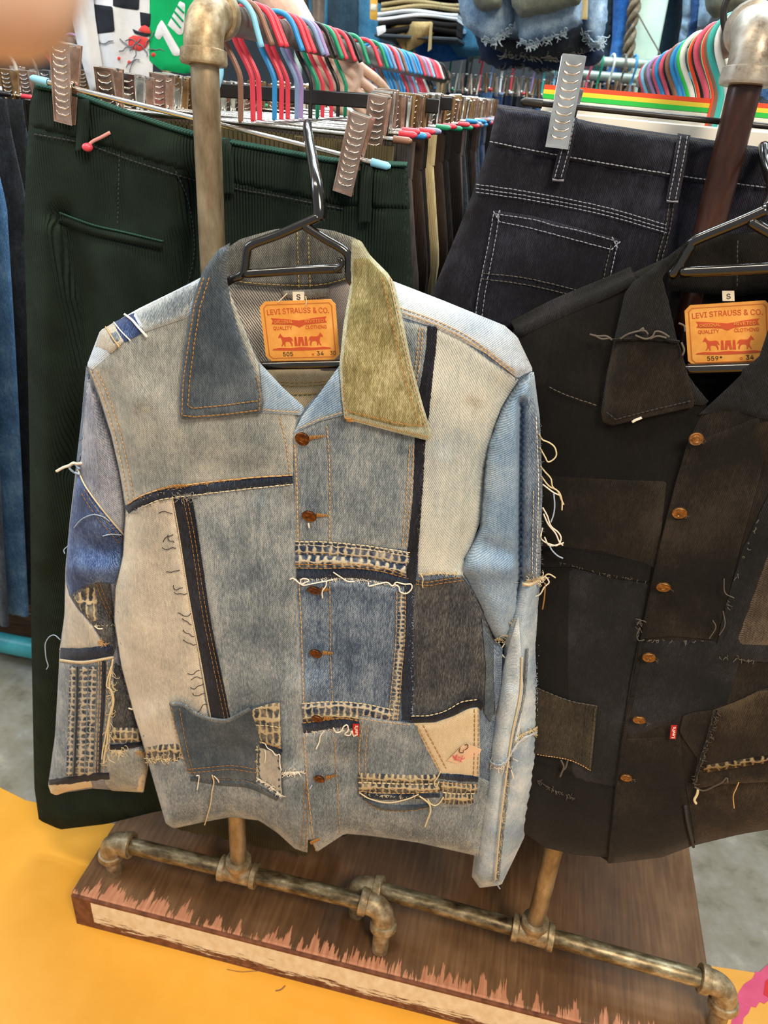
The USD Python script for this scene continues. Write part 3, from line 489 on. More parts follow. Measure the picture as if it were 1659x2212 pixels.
# inside of the back seen through the neck, and the back itself
NK = Surf(BODY, 0.912, 0.095, 0.0, 75, noise=0.002, seed=9)
patch('back', list(np.array(Polygon(BODY).buffer(-26).simplify(1).exterior.coords)[:-1]), NK, D['inside2'], jk, off=-0.036, th=0.002, step=22)
patch('back_facing', [(480, 600), (620, 622), (770, 600), (770, 800), (480, 800)], NK, D['inside'], jk, off=-0.0325, step=9, label='wrong side of pale twill inside the back')
patch('back_facing', [(640, 628), (770, 600), (770, 800), (690, 800), (690, 640)], NK, D['inside2'], jk, off=-0.0305, step=9)
patch('back_facing', [(520, 800), (790, 796), (790, 900), (520, 900)], NK, D['ecru'], jk, off=-0.0318, step=9)
for yy in (822, 829, 846): stitch([(575, yy), (650, yy + 5), (740, yy - 2)], NK, T_OLD, jk, off=-0.028)
# patches of the left front
patch('denim_patch', [(470, 580), (300, 672), (216, 722), (190, 792), (216, 858), (241, 940), (259, 1020), (273, 1098), (300, 1080), (345, 1062), (400, 1052), (520, 1040), (634, 1028), (640, 880), (560, 790), (500, 640)], BS, D['grey'], jk, fade=0.35, fw=14, label='grey washed chest patch')
patch('denim_patch', [(273, 1098), (300, 1084), (372, 1066), (386, 1150), (408, 1290), (430, 1420), (450, 1550), (440, 1650), (316, 1626), (288, 1535), (263, 1440), (248, 1340), (250, 1270), (267, 1200)], BS, D['cream'], jk, fade=0.3, fw=18, label='cream patch with raw edge')
patch('denim_patch', [(414, 1070), (520, 1054), (634, 1044), (646, 1200), (656, 1500), (664, 1668), (610, 1672), (560, 1600), (490, 1560), (462, 1360), (432, 1180)], BS, D['greyblue'], jk, fade=0.25, fw=22, jag=0.6, label='grey blue centre patch')
patch('denim_patch', [(316, 1632), (400, 1640), (500, 1690), (600, 1690), (664, 1664), (668, 1750), (664, 1842), (636, 1832), (600, 1799), (560, 1772), (500, 1764), (440, 1775), (376, 1789), (359, 1779), (339, 1710)], BS, D['greyblue'], jk, off=0.0014, fade=0.3, fw=12, label='hem patch')
band('seam_strip', [(372, 1072), (386, 1150), (408, 1290), (432, 1420), (456, 1556)][0:5], 4, BS, D['ecru'], jk, off=0.0022, label='raw cream selvedge')
band('seam_strip', [(393, 1074), (408, 1165), (432, 1320), (455, 1440), (477, 1556)], [44, 42, 38, 44], BS, D['navyblack'], jk, off=0.0034, rows=7, label='near black seam strip')
for dx in (3, 11): stitch([(393 + dx, 1076), (410 + dx, 1165), (434 + dx, 1320), (458 + dx, 1440), (482 + dx, 1552)], BS, T_OR, jk, off=0.0052, r=0.0005)
band('seam_strip', [(273, 1102), (300, 1086), (345, 1070), (400, 1060), (520, 1046), (632, 1036)], [20, 22, 20, 22, 20], BS, D['navy'], jk, off=0.0036, jag=2.0, label='navy chest seam with frayed edges')
stitch([(275, 1090), (302, 1073), (345, 1058), (400, 1048), (520, 1034), (632, 1026)], BS, T_TAN, jk, off=0.0036, dash=14, gap=1, r=0.0009)
stitch([(310, 1094), (345, 1080), (400, 1072), (520, 1058), (632, 1046)], BS, T_CR, jk, off=0.0046, dash=10, gap=2, r=0.0007)
stitch([(340, 1060), (372, 1050), (405, 1048)], BS, T_OR, jk, off=0.0048, dash=8, gap=1, r=0.0012, wob=2)
fray([(276, 1112), (345, 1082), (400, 1072), (625, 1046)], BS, T_GR, jk, 110, (4, 12), (0.1, 1), r=0.0005, seed=2)
fray([(382, 1072), (418, 1072)], BS, T_GR, jk, 44, (8, 22), (0.1, 1), r=0.0007, seed=3, curl=1.6)
fray([(300, 1078), (400, 1050), (520, 1036)], BS, T_TAN, jk, 80, (4, 10), (0.2, -1), r=0.00045, seed=4)
rs = np.random.RandomState(5)
for (x, y) in [(372, 1110), (374, 1155), (376, 1172), (380, 1185), (388, 1232), (395, 1270), (404, 1282), (412, 1325), (414, 1350), (420, 1375), (424, 1392), (432, 1448), (437, 1466), (440, 1478), (442, 1498), (448, 1522)]:
    a = rs.uniform(2.4, 3.6); P = [(x, y)]
    for k in range(5): a += rs.uniform(-.7, .9); P.append((P[-1][0] + math.cos(a) * rs.uniform(4, 8), P[-1][1] + math.sin(a) * rs.uniform(4, 7)))
    thread(P, BS, T_DK, jk, off=0.0045, r=0.0006, name='loose_thread')
# armhole stitching, left
for dx in (0, 13): stitch([(196 + dx, 800), (222 + dx, 858), (248 + dx, 940), (266 + dx, 1020), (280 + dx, 1098)], BS, T_TAN, jk, off=0.0028, r=0.0006)
stitch([(636, 960), (644, 1100)][:2], BS, T_TAN, jk, off=0.003) if False else None
# patches of the right front
patch('denim_patch', [(634, 935), (742, 880), (905, 900), (905, 960), (900, 1100), (894, 1190), (760, 1174), (638, 1168)], BS, D['greyblue'], jk, off=0.0034, fade=0.3, fw=12, label='grey blue chest patch with buttonholes')
band('puckered_seam', [(638, 1184), (700, 1186), (790, 1194), (886, 1208)], [28, 30, 30, 32], BS, D['pucker'], jk, off=0.0042, cells=15, rows=7)
band('puckered_seam', [(638, 1212), (700, 1213), (790, 1219), (878, 1234)], [26, 26, 24, 22], BS, D['pucker'], jk, off=0.0046, cells=13, vrows=1.0, rows=7, bulge=0.002)
stitch([(638, 1170), (700, 1171), (790, 1179), (886, 1194)], BS, T_CR, jk, off=0.0052, r=0.0008); stitch([(638, 1174), (700, 1176), (790, 1183), (886, 1200)], BS, T_DK, jk, off=0.005, r=0.0008)
stitch([(638, 1219), (700, 1220), (760, 1218), (820, 1226), (880, 1244)], BS, T_OR, jk, off=0.0068); stitch([(638, 1227), (700, 1228), (760, 1227), (820, 1234), (882, 1250)], BS, T_OR, jk, off=0.0062)
band('hem_strip', [(640, 1240), (700, 1240), (760, 1238), (830, 1246), (888, 1260)], [24, 22, 22, 20], BS, D['navy'], jk, off=0.004, jag=1.5, rows=6)
fray([(640, 1252), (760, 1250), (888, 1270)], BS, T_WH, jk, 80, (4, 12), (0.3, 1), r=0.0005, seed=6)
thread([(626, 1252), (632, 1249), (640, 1254), (650, 1262), (660, 1258), (668, 1254), (660, 1250), (650, 1252), (654, 1264), (690, 1258), (720, 1252)], BS, T_WH, jk, off=0.0075, r=0.0011)
thread([(720, 1236), (735, 1246), (752, 1256), (766, 1256)], BS, T_WH, jk, off=0.008, r=0.001)
thread([(796, 1258), (797, 1266), (815, 1262), (836, 1258), (848, 1266), (856, 1258), (874, 1262), (888, 1262), (889, 1272), (878, 1282), (864, 1278), (862, 1268), (852, 1262)], BS, T_WH, jk, off=0.008, r=0.0011)
thread([(705, 1256), (704, 1266), (696, 1278), (697, 1292)], BS, T_WH, jk, off=0.009, r=0.0011)
patch('denim_patch', [(640, 1256), (760, 1254), (880, 1272), (872, 1400), (856, 1540), (760, 1524), (654, 1522)], BS, D['deep'], jk, off=0.0034, fade=0.25, fw=10, label='deep blue patch with buttonholes')
band('puckered_seam', [(868, 1278), (866, 1380), (858, 1470), (850, 1556)], [20, 20, 22], BS, D['pucker_grey'], jk, off=0.0045, cells=30, vrows=1)
for dx in (-11, 8): stitch([(868 + dx, 1278), (866 + dx, 1380), (858 + dx, 1470), (850 + dx, 1556)], BS, T_TAN, jk, off=0.0058, r=0.0006)
band('puckered_seam', [(652, 1532), (720, 1528), (780, 1532), (846, 1548)], [28, 28, 24], BS, D['pucker'], jk, off=0.0046, cells=14, vrows=1.4)
stitch([(652, 1520), (720, 1516), (780, 1520), (850, 1534)], BS, T_CR, jk, off=0.005, r=0.0009)
band('puckered_seam', [(654, 1553), (720, 1546), (776, 1551)], [16, 16, 14], BS, D['pucker_brown'], jk, off=0.0042, cells=9, vrows=1)
band('hem_strip', [(654, 1574), (700, 1566), (740, 1562), (776, 1568)], [24, 22, 20], BS, D['navy'], jk, off=0.004, jag=1.5)
stitch([(654, 1562), (700, 1556), (740, 1552), (776, 1558)], BS, T_OR, jk, off=0.006, r=0.0009)
fray([(656, 1586), (700, 1578), (764, 1576)], BS, T_WH, jk, 50, (4, 10), (0.2, 1), r=0.0005, seed=8)
thread([(700, 1578), (692, 1590), (690, 1602), (683, 1618)], BS, T_WH, jk, off=0.007, r=0.0012)
thread([(720, 1572), (726, 1582), (736, 1580), (742, 1570), (750, 1566), (752, 1578), (744, 1586), (756, 1588), (760, 1578), (764, 1590), (772, 1586)], BS, T_WH, jk, off=0.008, r=0.0012)
patch('denim_patch', [(655, 1584), (776, 1574), (900, 1620), (1062, 1690), (1058, 1720), (1034, 1850), (900, 1819), (800, 1805), (745, 1800), (685, 1840), (668, 1808)], BS, D['greyblue'], jk, off=0.0032, fade=0.3, fw=10, label='long hem patch on the right front')
patch('denim_patch', [(860, 690), (938, 708), (930, 800), (908, 960), (880, 940), (850, 800)], BS, D['greyblue'], jk, off=0.0028, fade=0.4)
patch('denim_patch', [(938, 706), (1000, 735), (1062, 782), (1120, 820), (1082, 880), (1062, 940), (1048, 1010), (1036, 1130), (1008, 1210), (1000, 1244), (950, 1240), (902, 1246), (904, 1100), (912, 960)], BS, D['pale'], jk, off=0.0030, fade=0.2, fw=16, label='pale cream blue chest patch')
fray([(904, 1242), (950, 1238), (998, 1242)], BS, T_CR, jk, 60, (4, 10), (0.2, 1), r=0.00045, seed=9)
thread([(908, 1240), (914, 1250), (912, 1262), (914, 1270)], BS, T_CR, jk, off=0.006, r=0.0008)
patch('denim_patch', [(884, 1250), (1000, 1244), (1044, 1300), (1080, 1420), (1072, 1545), (1010, 1530), (960, 1550), (886, 1556)], BS, D['charcoal'], jk, off=0.0024, fade=0.12, fw=12, label='charcoal streaked patch')
for dy in (0, 7): stitch([(888, 1252 + dy), (920, 1258 + dy), (960, 1252 + dy), (1002, 1247 + dy)], BS, T_OR, jk, off=0.0042, r=0.0006)
band('seam_strip', [(934, 706), (930, 760), (918, 850), (908, 940), (902, 1060), (892, 1180), (888, 1262)], [22, 24, 30, 24, 22, 24, 20], BS, D['navyblack'], jk, off=0.0046, rows=6, jag=0.8, label='long dark seam strip down the right front')
band('seam_strip', [(884, 1262), (882, 1340), (880, 1420), (880, 1556)], [20, 20, 26, 22], BS, D['navy'], jk, off=0.0044, rows=6, jag=0.8)
fray([(916, 960), (908, 1080), (902, 1200)], BS, T_GR, jk, 60, (3, 7), (0.6, 1), r=0.00045, seed=10); fray([(892, 1280), (888, 1400), (892, 1550)], BS, T_BL, jk, 80, (3, 8), (0.7, 1), r=0.00045, seed=11)
for dx in (-16, -24): stitch([(930 + dx, 708), (924 + dx, 770), (912 + dx, 850)], BS, T_TAN, jk, off=0.0042, r=0.0006)
for dx in (-14, -23): stitch([(908 + dx, 960), (902 + dx, 1060), (892 + dx, 1180)], BS, T_TAN, jk, off=0.0046, r=0.0006)
# placket
for ln in ([(637, 960), (642, 1060), (644, 1170)], [(646, 1260), (652, 1380), (656, 1520)], [(657, 1590), (664, 1690), (672, 1770), (682, 1838)]): stitch(ln, BS, T_TAN, jk, off=0.0052, r=0.0008)
for ln in ([(706, 920), (712, 1010), (712, 1170)], [(712, 1256), (714, 1400), (718, 1518)], [(722, 1590), (728, 1690), (734, 1800)]): stitch(ln, BS, T_TAN, jk, off=0.0052, r=0.0006)
stitch([(662, 1690), (664, 1760), (660, 1838)], BS, T_OR, jk, off=0.003, r=0.0007); stitch([(656, 1690), (656, 1760), (650, 1832)], BS, T_OR, jk, off=0.003, r=0.0006)
stitch([(604, 900), (618, 960), (626, 1022)], BS, T_TAN, jk, off=0.003, r=0.0006)
band('bar_tack', [(670, 1822), (676, 1819), (690, 1812)], 7, BS, T_OR, jk, off=0.0062, sp=False)
for (x, y, rx, ry, bx) in [(653, 948, 17, 16, 46), (668, 1115, 18, 14, 40), (679, 1275, 18, 12, 32), (682, 1412, 17, 14, 36), (685, 1553, 16, 12, 34), (690, 1683, 16, 14, 34)]:
    buttonhole(jk, BS, (x + rx - 2, y - 2), (x + bx, y - 6 if y < 1000 else y - 1 if y < 1600 else y - 8), T_OR, off=0.0062); shank_button(jk, BS, x, y, rx, ry, off=0.0105)
thread([(666, 1130), (668, 1140)], BS, T_WH, jk, off=0.009, r=0.0012); thread([(674, 1696), (668, 1706), (672, 1700)], BS, T_BL, jk, off=0.008, r=0.0012)
# hem stitch
# left pocket
LP = [(366, 1520), (396, 1522), (420, 1540), (445, 1550), (470, 1556), (492, 1556), (520, 1542), (540, 1530), (575, 1520), (604, 1514), (608, 1620), (610, 1722), (590, 1708), (560, 1690), (520, 1680), (480, 1682), (440, 1684), (424, 1680), (404, 1664)]
pk = patch('pocket', LP, BS, D['slate'], jk, off=0.0062, th=0.003, edge=4, step=7, fade=0.2, fw=8, label='slate chest-high patch pocket with curved mouth')
def sub_patch(nm, pts, m, off, **k): return patch(nm, pts, BS, m, pk_parent, off=off, **k)
pk_parent = pk
sub_patch('pocket_patch', [(540, 1534), (575, 1522), (604, 1516), (606, 1570), (607, 1630), (562, 1604), (552, 1570)], D['pucker_brown'], 0.0074, step=5, uvs=lambda p: np.stack([(p[:, 0] - 540) / 14, (p[:, 1] - 1516) / 26], 1))
sub_patch('pocket_patch', [(556, 1602), (606, 1628), (609, 1720), (585, 1700), (556, 1684)], D['cream'], 0.007, jag=0.8)
stitch([(560, 1602), (585, 1608), (607, 1616)], BS, T_OR, pk, off=0.0092, r=0.0009); stitch([(552, 1566), (580, 1568), (606, 1572)], BS, T_CR, pk, off=0.009)
band('pocket_strip', [(562, 1610), (584, 1616), (608, 1626)], 14, BS, D['navy'], pk, off=0.0076)
stitch([(370, 1528), (382, 1590), (400, 1650), (406, 1668)], BS, T_OR, pk, off=0.0078, r=0.0006); stitch([(388, 1530), (398, 1590), (412, 1650), (420, 1672)], BS, T_OR, pk, off=0.0078, r=0.0006)
for dy in (0, 8): stitch([(406, 1662 + dy), (450, 1658 + dy), (500, 1654 + dy), (556, 1662 + dy)], BS, T_OR, pk, off=0.0082, r=0.0006)
band('mouth_binding', [(368, 1520), (396, 1523), (420, 1540), (445, 1551), (470, 1556), (492, 1556), (520, 1542), (540, 1531)], 9, BS, D['greyblue'], pk, off=0.0074)
fray([(556, 1604), (554, 1640), (556, 1680)], BS, T_CR, pk, 40, (3, 8), (-1, .3), r=0.00045, off=0.0082, seed=13); fray([(556, 1682), (585, 1700), (608, 1720)], BS, T_WH, pk, 70, (4, 11), (-.1, 1), r=0.0006, off=0.0082, seed=14)
thread([(562, 1604), (572, 1606), (578, 1616), (588, 1622), (596, 1632), (604, 1630), (604, 1650), (608, 1664)], BS, T_WH, pk, off=0.0095, r=0.0009); thread([(572, 1620), (574, 1632), (572, 1648)], BS, T_WH, pk, off=0.0095, r=0.0008)
thread([(424, 1676), (430, 1676), (428, 1694), (426, 1706)], BS, T_WH, pk, off=0.01, r=0.001); thread([(458, 1674), (462, 1690), (458, 1710), (455, 1735), (448, 1762), (442, 1782)], BS, T_CR, pk, off=0.01, r=0.0011); thread([(462, 1676), (470, 1684), (473, 1690)], BS, T_WH, pk, off=0.01, r=0.001)
stitch([(418, 1684), (480, 1684), (540, 1690), (596, 1722)], BS, T_OR, jk, off=0.004, r=0.0005)
band('pocket_shadow_band', [(412, 1682), (480, 1690), (540, 1696), (600, 1726)], [10, 16, 16, 10], BS, D['slate'], jk, off=0.0034)  # slate band put in as the painted shade below the left pocket
patch('cream_hem', [(314, 1616), (340, 1610), (392, 1606), (392, 1630), (384, 1646), (318, 1640)], BS, D['pucker_brown'], jk, off=0.004, step=5, jag=0.8, uvs=lambda p: np.stack([(p[:, 0] - 310) / 12, (p[:, 1] - 1606) / 30], 1))
fray([(318, 1640), (350, 1640), (384, 1636)], BS, T_CR, jk, 50, (6, 18), (.1, 1), r=0.0007, seed=15); fray([(610, 1670), (656, 1668)], BS, T_WH, jk, 44, (6, 14), (-.15, 1), r=0.0008, seed=16)
# right pocket
RP = [(776, 1546), (830, 1554), (890, 1562), (940, 1560), (980, 1546), (1012, 1530), (1036, 1526), (1037, 1640), (1036, 1700), (1026, 1735), (1005, 1745), (955, 1742), (900, 1728), (830, 1722), (780, 1716), (772, 1660)]
pk = patch('pocket', RP, BS, D['greyblue'], jk, off=0.0062, th=0.003, edge=4, step=7, fade=0.2, fw=8, label='patched pocket with ecru corner'); pk_parent = pk
sub_patch('pocket_patch', [(894, 1562), (940, 1561), (980, 1547), (1012, 1531), (1034, 1528), (1036, 1640), (1033, 1680), (948, 1674), (920, 1620)], D['ecru'], 0.0076)
band('puckered_seam', [(774, 1680), (830, 1682), (890, 1684), (944, 1682)], [22, 22, 20], BS, D['pucker_brown'], pk, off=0.0078, cells=13, vrows=1); band('puckered_seam', [(775, 1701), (830, 1703), (890, 1705), (950, 1704)], [20, 20, 18], BS, D['pucker_brown'], pk, off=0.008, cells=12, vrows=1)
stitch([(774, 1690), (830, 1692), (890, 1694), (946, 1693)], BS, T_CR, pk, off=0.0095, r=0.001); stitch([(775, 1710), (830, 1713), (890, 1714), (946, 1708)], BS, T_TAN, pk, off=0.0092)
band('hem_strip', [(778, 1716), (830, 1722), (880, 1720), (950, 1718)], [10, 14, 10], BS, D['navy'], pk, off=0.0076, jag=1)
band('hem_strip', [(948, 1676), (990, 1680), (1033, 1684)], [12, 16, 12], BS, D['navy'], pk, off=0.0084, jag=1)
band('puckered_seam', [(952, 1698), (990, 1702), (1031, 1704)], [22, 22, 20], BS, D['pucker_brown'], pk, off=0.0082, cells=8, vrows=1); band('puckered_seam', [(958, 1722), (990, 1726), (1022, 1724)], [26, 26, 22], BS, D['pucker_brown'], pk, off=0.0078, cells=7, vrows=1)
stitch([(950, 1690), (990, 1694), (1032, 1696)], BS, T_TAN, pk, off=0.0098); stitch([(956, 1712), (990, 1715), (1028, 1714)], BS, T_CR, pk, off=0.0098, r=0.0009)
for a, b in (((900, 1566), (952, 1668)), ((914, 1566), (964, 1660))): stitch([a, b], BS, T_OR, pk, off=0.0092, r=0.0006, sp=False)
for dx in (0, -9): stitch([(1034 + dx, 1532), (1034 + dx, 1600), (1032 + dx, 1676)], BS, T_OR, pk, off=0.0092, r=0.0006)
stitch([(778, 1552), (830, 1560), (890, 1566)], BS, T_TAN, pk, off=0.0078); stitch([(784, 1556), (776, 1620), (777, 1690)], BS, T_TAN, pk, off=0.0078); stitch([(796, 1566), (790, 1620), (790, 1680)], BS, T_TAN, pk, off=0.0078)
band('mouth_binding', [(888, 1554), (930, 1552), (970, 1540), (1000, 1524), (1030, 1518), (1044, 1528)], [14, 16, 18, 14], BS, D['navyblack'], pk, off=0.008, jag=1.2); stitch([(888, 1547), (930, 1545), (966, 1534), (996, 1517), (1030, 1511)], BS, T_CR, pk, off=0.0088, r=0.0008)
thread([(952, 1666), (945, 1680), (938, 1690), (942, 1700), (948, 1688)], BS, T_CR, pk, off=0.011, r=0.001); thread([(906, 1720), (918, 1728), (928, 1738), (930, 1752), (924, 1770), (918, 1786)], BS, T_CR, pk, off=0.011, r=0.0014); thread([(958, 1722), (950, 1734), (940, 1740), (930, 1736), (924, 1726)], BS, T_CR, pk, off=0.011, r=0.0012)
thread([(776, 1712), (800, 1726), (840, 1734), (880, 1726), (904, 1716)], BS, T_CR, pk, off=0.0095, r=0.0012); fray([(780, 1718), (900, 1722)], BS, T_CR, pk, 40, (4, 9), (.1, 1), r=0.0005, off=0.0085, seed=18)
band('pocket_shadow_band', [(784, 1724), (820, 1742), (870, 1746), (930, 1740)], [8, 18, 18, 8], BS, D['slate'], jk, off=0.0042); stitch([(788, 1730), (820, 1748), (870, 1752), (925, 1746)], BS, T_OR, jk, off=0.006, r=0.0005)  # dark slate band drawn as the shadow under the right pocket
# red tab
def red_tab(parent, surf, tl, tr, bl, off):
    F = Frame(surf, tl, tr, bl, off); tb = obj('red_tab', F.shape(Polygon([(0, 0), (1, 0), (1, 1), (0, 1)]), 0.0014), M['tab_red'], parent, smooth=False, label='small red woven tab')
    G = Frame(surf, (tl[0] + (bl[0] - tl[0]) * .92, tl[1] + (bl[1] - tl[1]) * .92), tl, tr, off); g = meshkit.text_mesh("Levi's", 1.0, 0.3, True); v = np.array(g.vertices); k = 0.85 / v[:, 0].max()
    V = F.map(.78 - v[:, 1] * .5, .94 - v[:, 0] * k, v[:, 2] / 0.3 * 0.0004 + 0.0014); obj('lettering', trimesh.Trimesh(V, g.faces, process=False), M['tab_white'], tb, smooth=False)
red_tab(jk, BS, (762, 1563), (776, 1564), (762, 1588), 0.007)
# yokes
patch('shoulder_yoke', [(476, 580), (300, 666), (216, 714), (187, 790), (200, 800), (250, 752), (300, 712), (395, 690), (450, 660)], BS, D['white'], jk, off=0.0036, fade=0.1, label='pale shoulder yoke with worn seam')
patch('denim_patch', [(440, 605), (395, 622), (330, 654), (290, 676), (312, 718), (400, 688)], BS, D['greyblue'], jk, off=0.0046, step=6, fade=.5, fw=12)
patch('denim_patch', [(290, 676), (270, 684), (246, 696), (250, 720), (270, 740), (310, 718)], BS, D['royal'], jk, off=0.0046, step=6); patch('denim_patch', [(246, 696), (218, 714), (206, 748), (240, 764), (268, 738)], BS, D['cream'], jk, off=0.005, step=5); patch('denim_patch', [(232, 722), (252, 712), (262, 734), (244, 748)], BS, D['greyblue'], jk, off=0.006, step=5, jag=1)
thread([(268, 678), (284, 690), (298, 706), (318, 728)], BS, T_WH, jk, off=0.0075, r=0.0016); thread([(246, 696), (262, 716), (282, 736)], BS, T_WH, jk, off=0.007, r=0.0009); thread([(228, 706), (246, 734), (258, 750)], BS, T_TAN, jk, off=0.007, r=0.0009)
patch('shoulder_yoke', [(846, 606), (960, 650), (1090, 703), (1118, 728), (1152, 800), (1134, 808), (1118, 818), (1086, 792), (1050, 764), (1000, 738), (940, 708), (864, 684)], BS, D['white'], jk, off=0.0058, th=0.004, edge=6, fade=0.1, label='pale twill shoulder yoke')
for dy in (0, 9): stitch([(862, 664 + dy), (940, 692 + dy), (1010, 726 + dy), (1060, 762 + dy), (1112, 802 + dy)], BS, T_TAN, jk, off=0.0072 if dy else 0.0074, r=0.0006)
# collar
CS = Surf([(430, 480), (960, 480), (960, 980), (380, 980)], 0.878, 0.095, 0, noise=0.003, seed=12, ridges=[([(470, 560), (420, 700), (400, 900)], 30, 0.006), ([(820, 600), (900, 800)], 30, 0.006), ([(560, 600), (640, 620), (740, 600)], 70, -0.022)])
patch('collar_stand', [(484, 540), (520, 516), (590, 496), (650, 488), (720, 498), (772, 516), (778, 600), (700, 622), (620, 624), (540, 618), (486, 612)], NK, D['standin'], jk, off=-0.022, th=0.004, step=8, label='inside of the collar at the back of the neck')
for x in (642, 666): stitch([(x, 492), (x + 2, 560), (x + 4, 622)], NK, T_OLD, jk, off=-0.018)
stitch([(486, 604), (540, 611), (620, 616), (700, 614), (778, 592)], NK, T_OLD, jk, off=-0.018, r=0.0005)
patch('collar', [(497, 524), (470, 540), (440, 582), (418, 640), (404, 720), (392, 800), (387, 860), (389, 904), (400, 907), (480, 902), (566, 893), (570, 870), (562, 830), (545, 790), (520, 728), (500, 660), (490, 600), (490, 560)], CS, D['slate'], jk, off=0.012, th=0.004, edge=6, fade=0.2, fw=8, label='dark slate left collar leaf')
stitch([(440, 600), (420, 660), (408, 740), (396, 820), (393, 898), (420, 900), (480, 896), (560, 886), (562, 850), (554, 812)], CS, T_OR, jk, off=0.0142, sp=False); stitch([(452, 600), (432, 664), (420, 740), (410, 820), (406, 876), (416, 882), (480, 876), (557, 866)], CS, T_OR, jk, off=0.0142, sp=False)
patch('collar', [(760, 514), (780, 520), (800, 552), (838, 590), (852, 612), (870, 690), (890, 790), (915, 880), (934, 940), (925, 952), (860, 936), (800, 920), (744, 905), (738, 860), (733, 790), (742, 700), (756, 620), (758, 560)], CS, D['olivelt'], jk, off=0.012, th=0.004, edge=6, label='olive right collar leaf')
patch('collar_facing', [(764, 560), (792, 556), (832, 596), (845, 625), (862, 710), (884, 800), (906, 880), (920, 922), (860, 922), (800, 906), (750, 892), (744, 855), (740, 790), (750, 700), (762, 620)], CS, D['olive'], jk, off=0.0142, th=0.002, edge=6, label='olive streaked facing')
stitch([(826, 600), (846, 690), (868, 790), (894, 880), (908, 918)], CS, T_OR, jk, off=0.0172, r=0.0006); stitch([(842, 600), (862, 690), (884, 790), (908, 878), (924, 930)], CS, T_OR, jk, off=0.0165, r=0.0006); stitch([(744, 886), (800, 900), (860, 914), (908, 920)], CS, T_OR, jk, off=0.0172, r=0.0006); stitch([(748, 902), (800, 916), (860, 930), (926, 944)], CS, T_OR, jk, off=0.0152, r=0.0006); stitch([(741, 830), (744, 870), (747, 898)], CS, T_OR, jk, off=0.017)
thread([(744, 902), (750, 905), (760, 904), (748, 908), (764, 910)], CS, T_OR, jk, off=0.018, r=0.0013)
patch('lapel', [(560, 782), (610, 836), (658, 880), (650, 897), (600, 894), (562, 892), (566, 850)], CS, D['sky'], jk, off=0.004, th=0.003, fade=0.2, label='left lapel turned to its pale side'); patch('lapel', [(737, 784), (690, 850), (652, 900), (634, 936), (690, 910), (744, 896), (742, 850)], CS, D['sky'], jk, off=0.006, th=0.003, fade=0.2, label='right lapel turned to its pale side')
stitch([(566, 884), (600, 888), (648, 890)], CS, T_TAN, jk, off=0.0062, r=0.0005); stitch([(646, 926), (690, 906), (742, 890)], CS, T_TAN, jk, off=0.0082, r=0.0005)
waist_label(jk, NK, (561, 654), (722, 648), (574, 779), '505', '34', '30', 'tan waistband label printed in red') if False else None
LB = Surf(BODY, 0.900, 0.095, 0, noise=0.0)
waist_label(jk, LB, (560, 652), (724, 646), (576, 780), '505', '34', '30', 'tan paper waistband label printed in red, on the inside of the back')
F = Frame(LB, (632, 630), (657, 630), (633, 651), 0.004); st = obj('size_tag', F.shape(Polygon([(0, 0), (1, 0), (1, 1), (0, 1)]), 0.0006), M['tag_white'], jk, smooth=False, label='small cream size tag'); obj('lettering', F.text('S', .34, .8, .55, depth=0.0012), M['ink_black'], st, smooth=False)
for P in ([(620, 634), (612, 642), (604, 650), (600, 654)], [(660, 640), (662, 652), (660, 660)]): thread(P, LB, T_CR, jk, off=0.006, r=0.0007)
patch('seam_tape', [(610, 628), (710, 622), (712, 640), (640, 648), (612, 640)], NK, D['cream'], jk, off=-0.026, step=6)

# left sleeve (picture left)
SL = Surf([(186, 790), (176, 900), (165, 1000), (150, 1130), (141, 1230), (139, 1330), (129, 1400), (120, 1580), (104, 1695), (115, 1716), (200, 1703), (310, 1712), (322, 1640), (300, 1540), (275, 1440), (255, 1340), (275, 1200), (280, 1100), (268, 1020), (244, 940), (220, 860)], 0.892, 0.0, 0.034, 70, noise=0.005, seed=21, nsc=10,
          ridges=[([(150, 1170), (215, 1190), (262, 1185)], 26, -0.010), ([(150, 1228), (215, 1232), (262, 1225)], 24, 0.010), ([(200, 1290), (245, 1330)], 22, -0.012), ([(180, 1060), (240, 1170)], 20, 0.006)])
jk_ = jk
patch('sleeve', list(np.array(SL.poly.exterior.coords)[:-1]), SL, D['violet'], jk, off=0.0, th=0.002, step=10, back=0.03, label='left sleeve of mixed denim')
def sp(pts, m, off=0.0014, nm='denim_patch', sf=None, **k): return patch(nm, pts, sf or SL, D[m], jk, off=off, step=6, edge=4, **k)
sp([(190, 800), (214, 858), (240, 940), (258, 1020), (271, 1098), (270, 1160), (235, 1120), (200, 1074), (174, 1020), (178, 930)], 'violet', fade=0.25, label='violet grey upper sleeve patch')
sp([(187, 796), (192, 805), (182, 900), (176, 980), (168, 1006), (165, 996), (176, 900)], 'mid', 0.002)
sp([(170, 1020), (200, 1076), (235, 1122), (268, 1162), (262, 1230), (247, 1262), (232, 1260), (214, 1254), (180, 1268), (150, 1288), (142, 1250), (150, 1140), (162, 1050)], 'royal', 0.0024, fade=0.2, label='royal blue elbow patch')
thread([(168, 1014), (182, 1046), (205, 1080), (235, 1118), (268, 1156)], SL, T_CR, jk, off=0.0055, r=0.0012)
for dx, dy in ((-2, 12), (-8, 20)): stitch([(184 + dx, 1046 + dy), (205 + dx, 1080 + dy), (235 + dx, 1118 + dy), (266 + dx, 1154 + dy)], SL, T_OR, jk, off=0.005, r=0.0005)
for P in ([(160, 1140), (176, 1122), (200, 1112), (222, 1116), (236, 1126)], [(222, 1158), (240, 1154), (262, 1156)]): thread(P, SL, T_BL, jk, off=0.0052, r=0.0009)
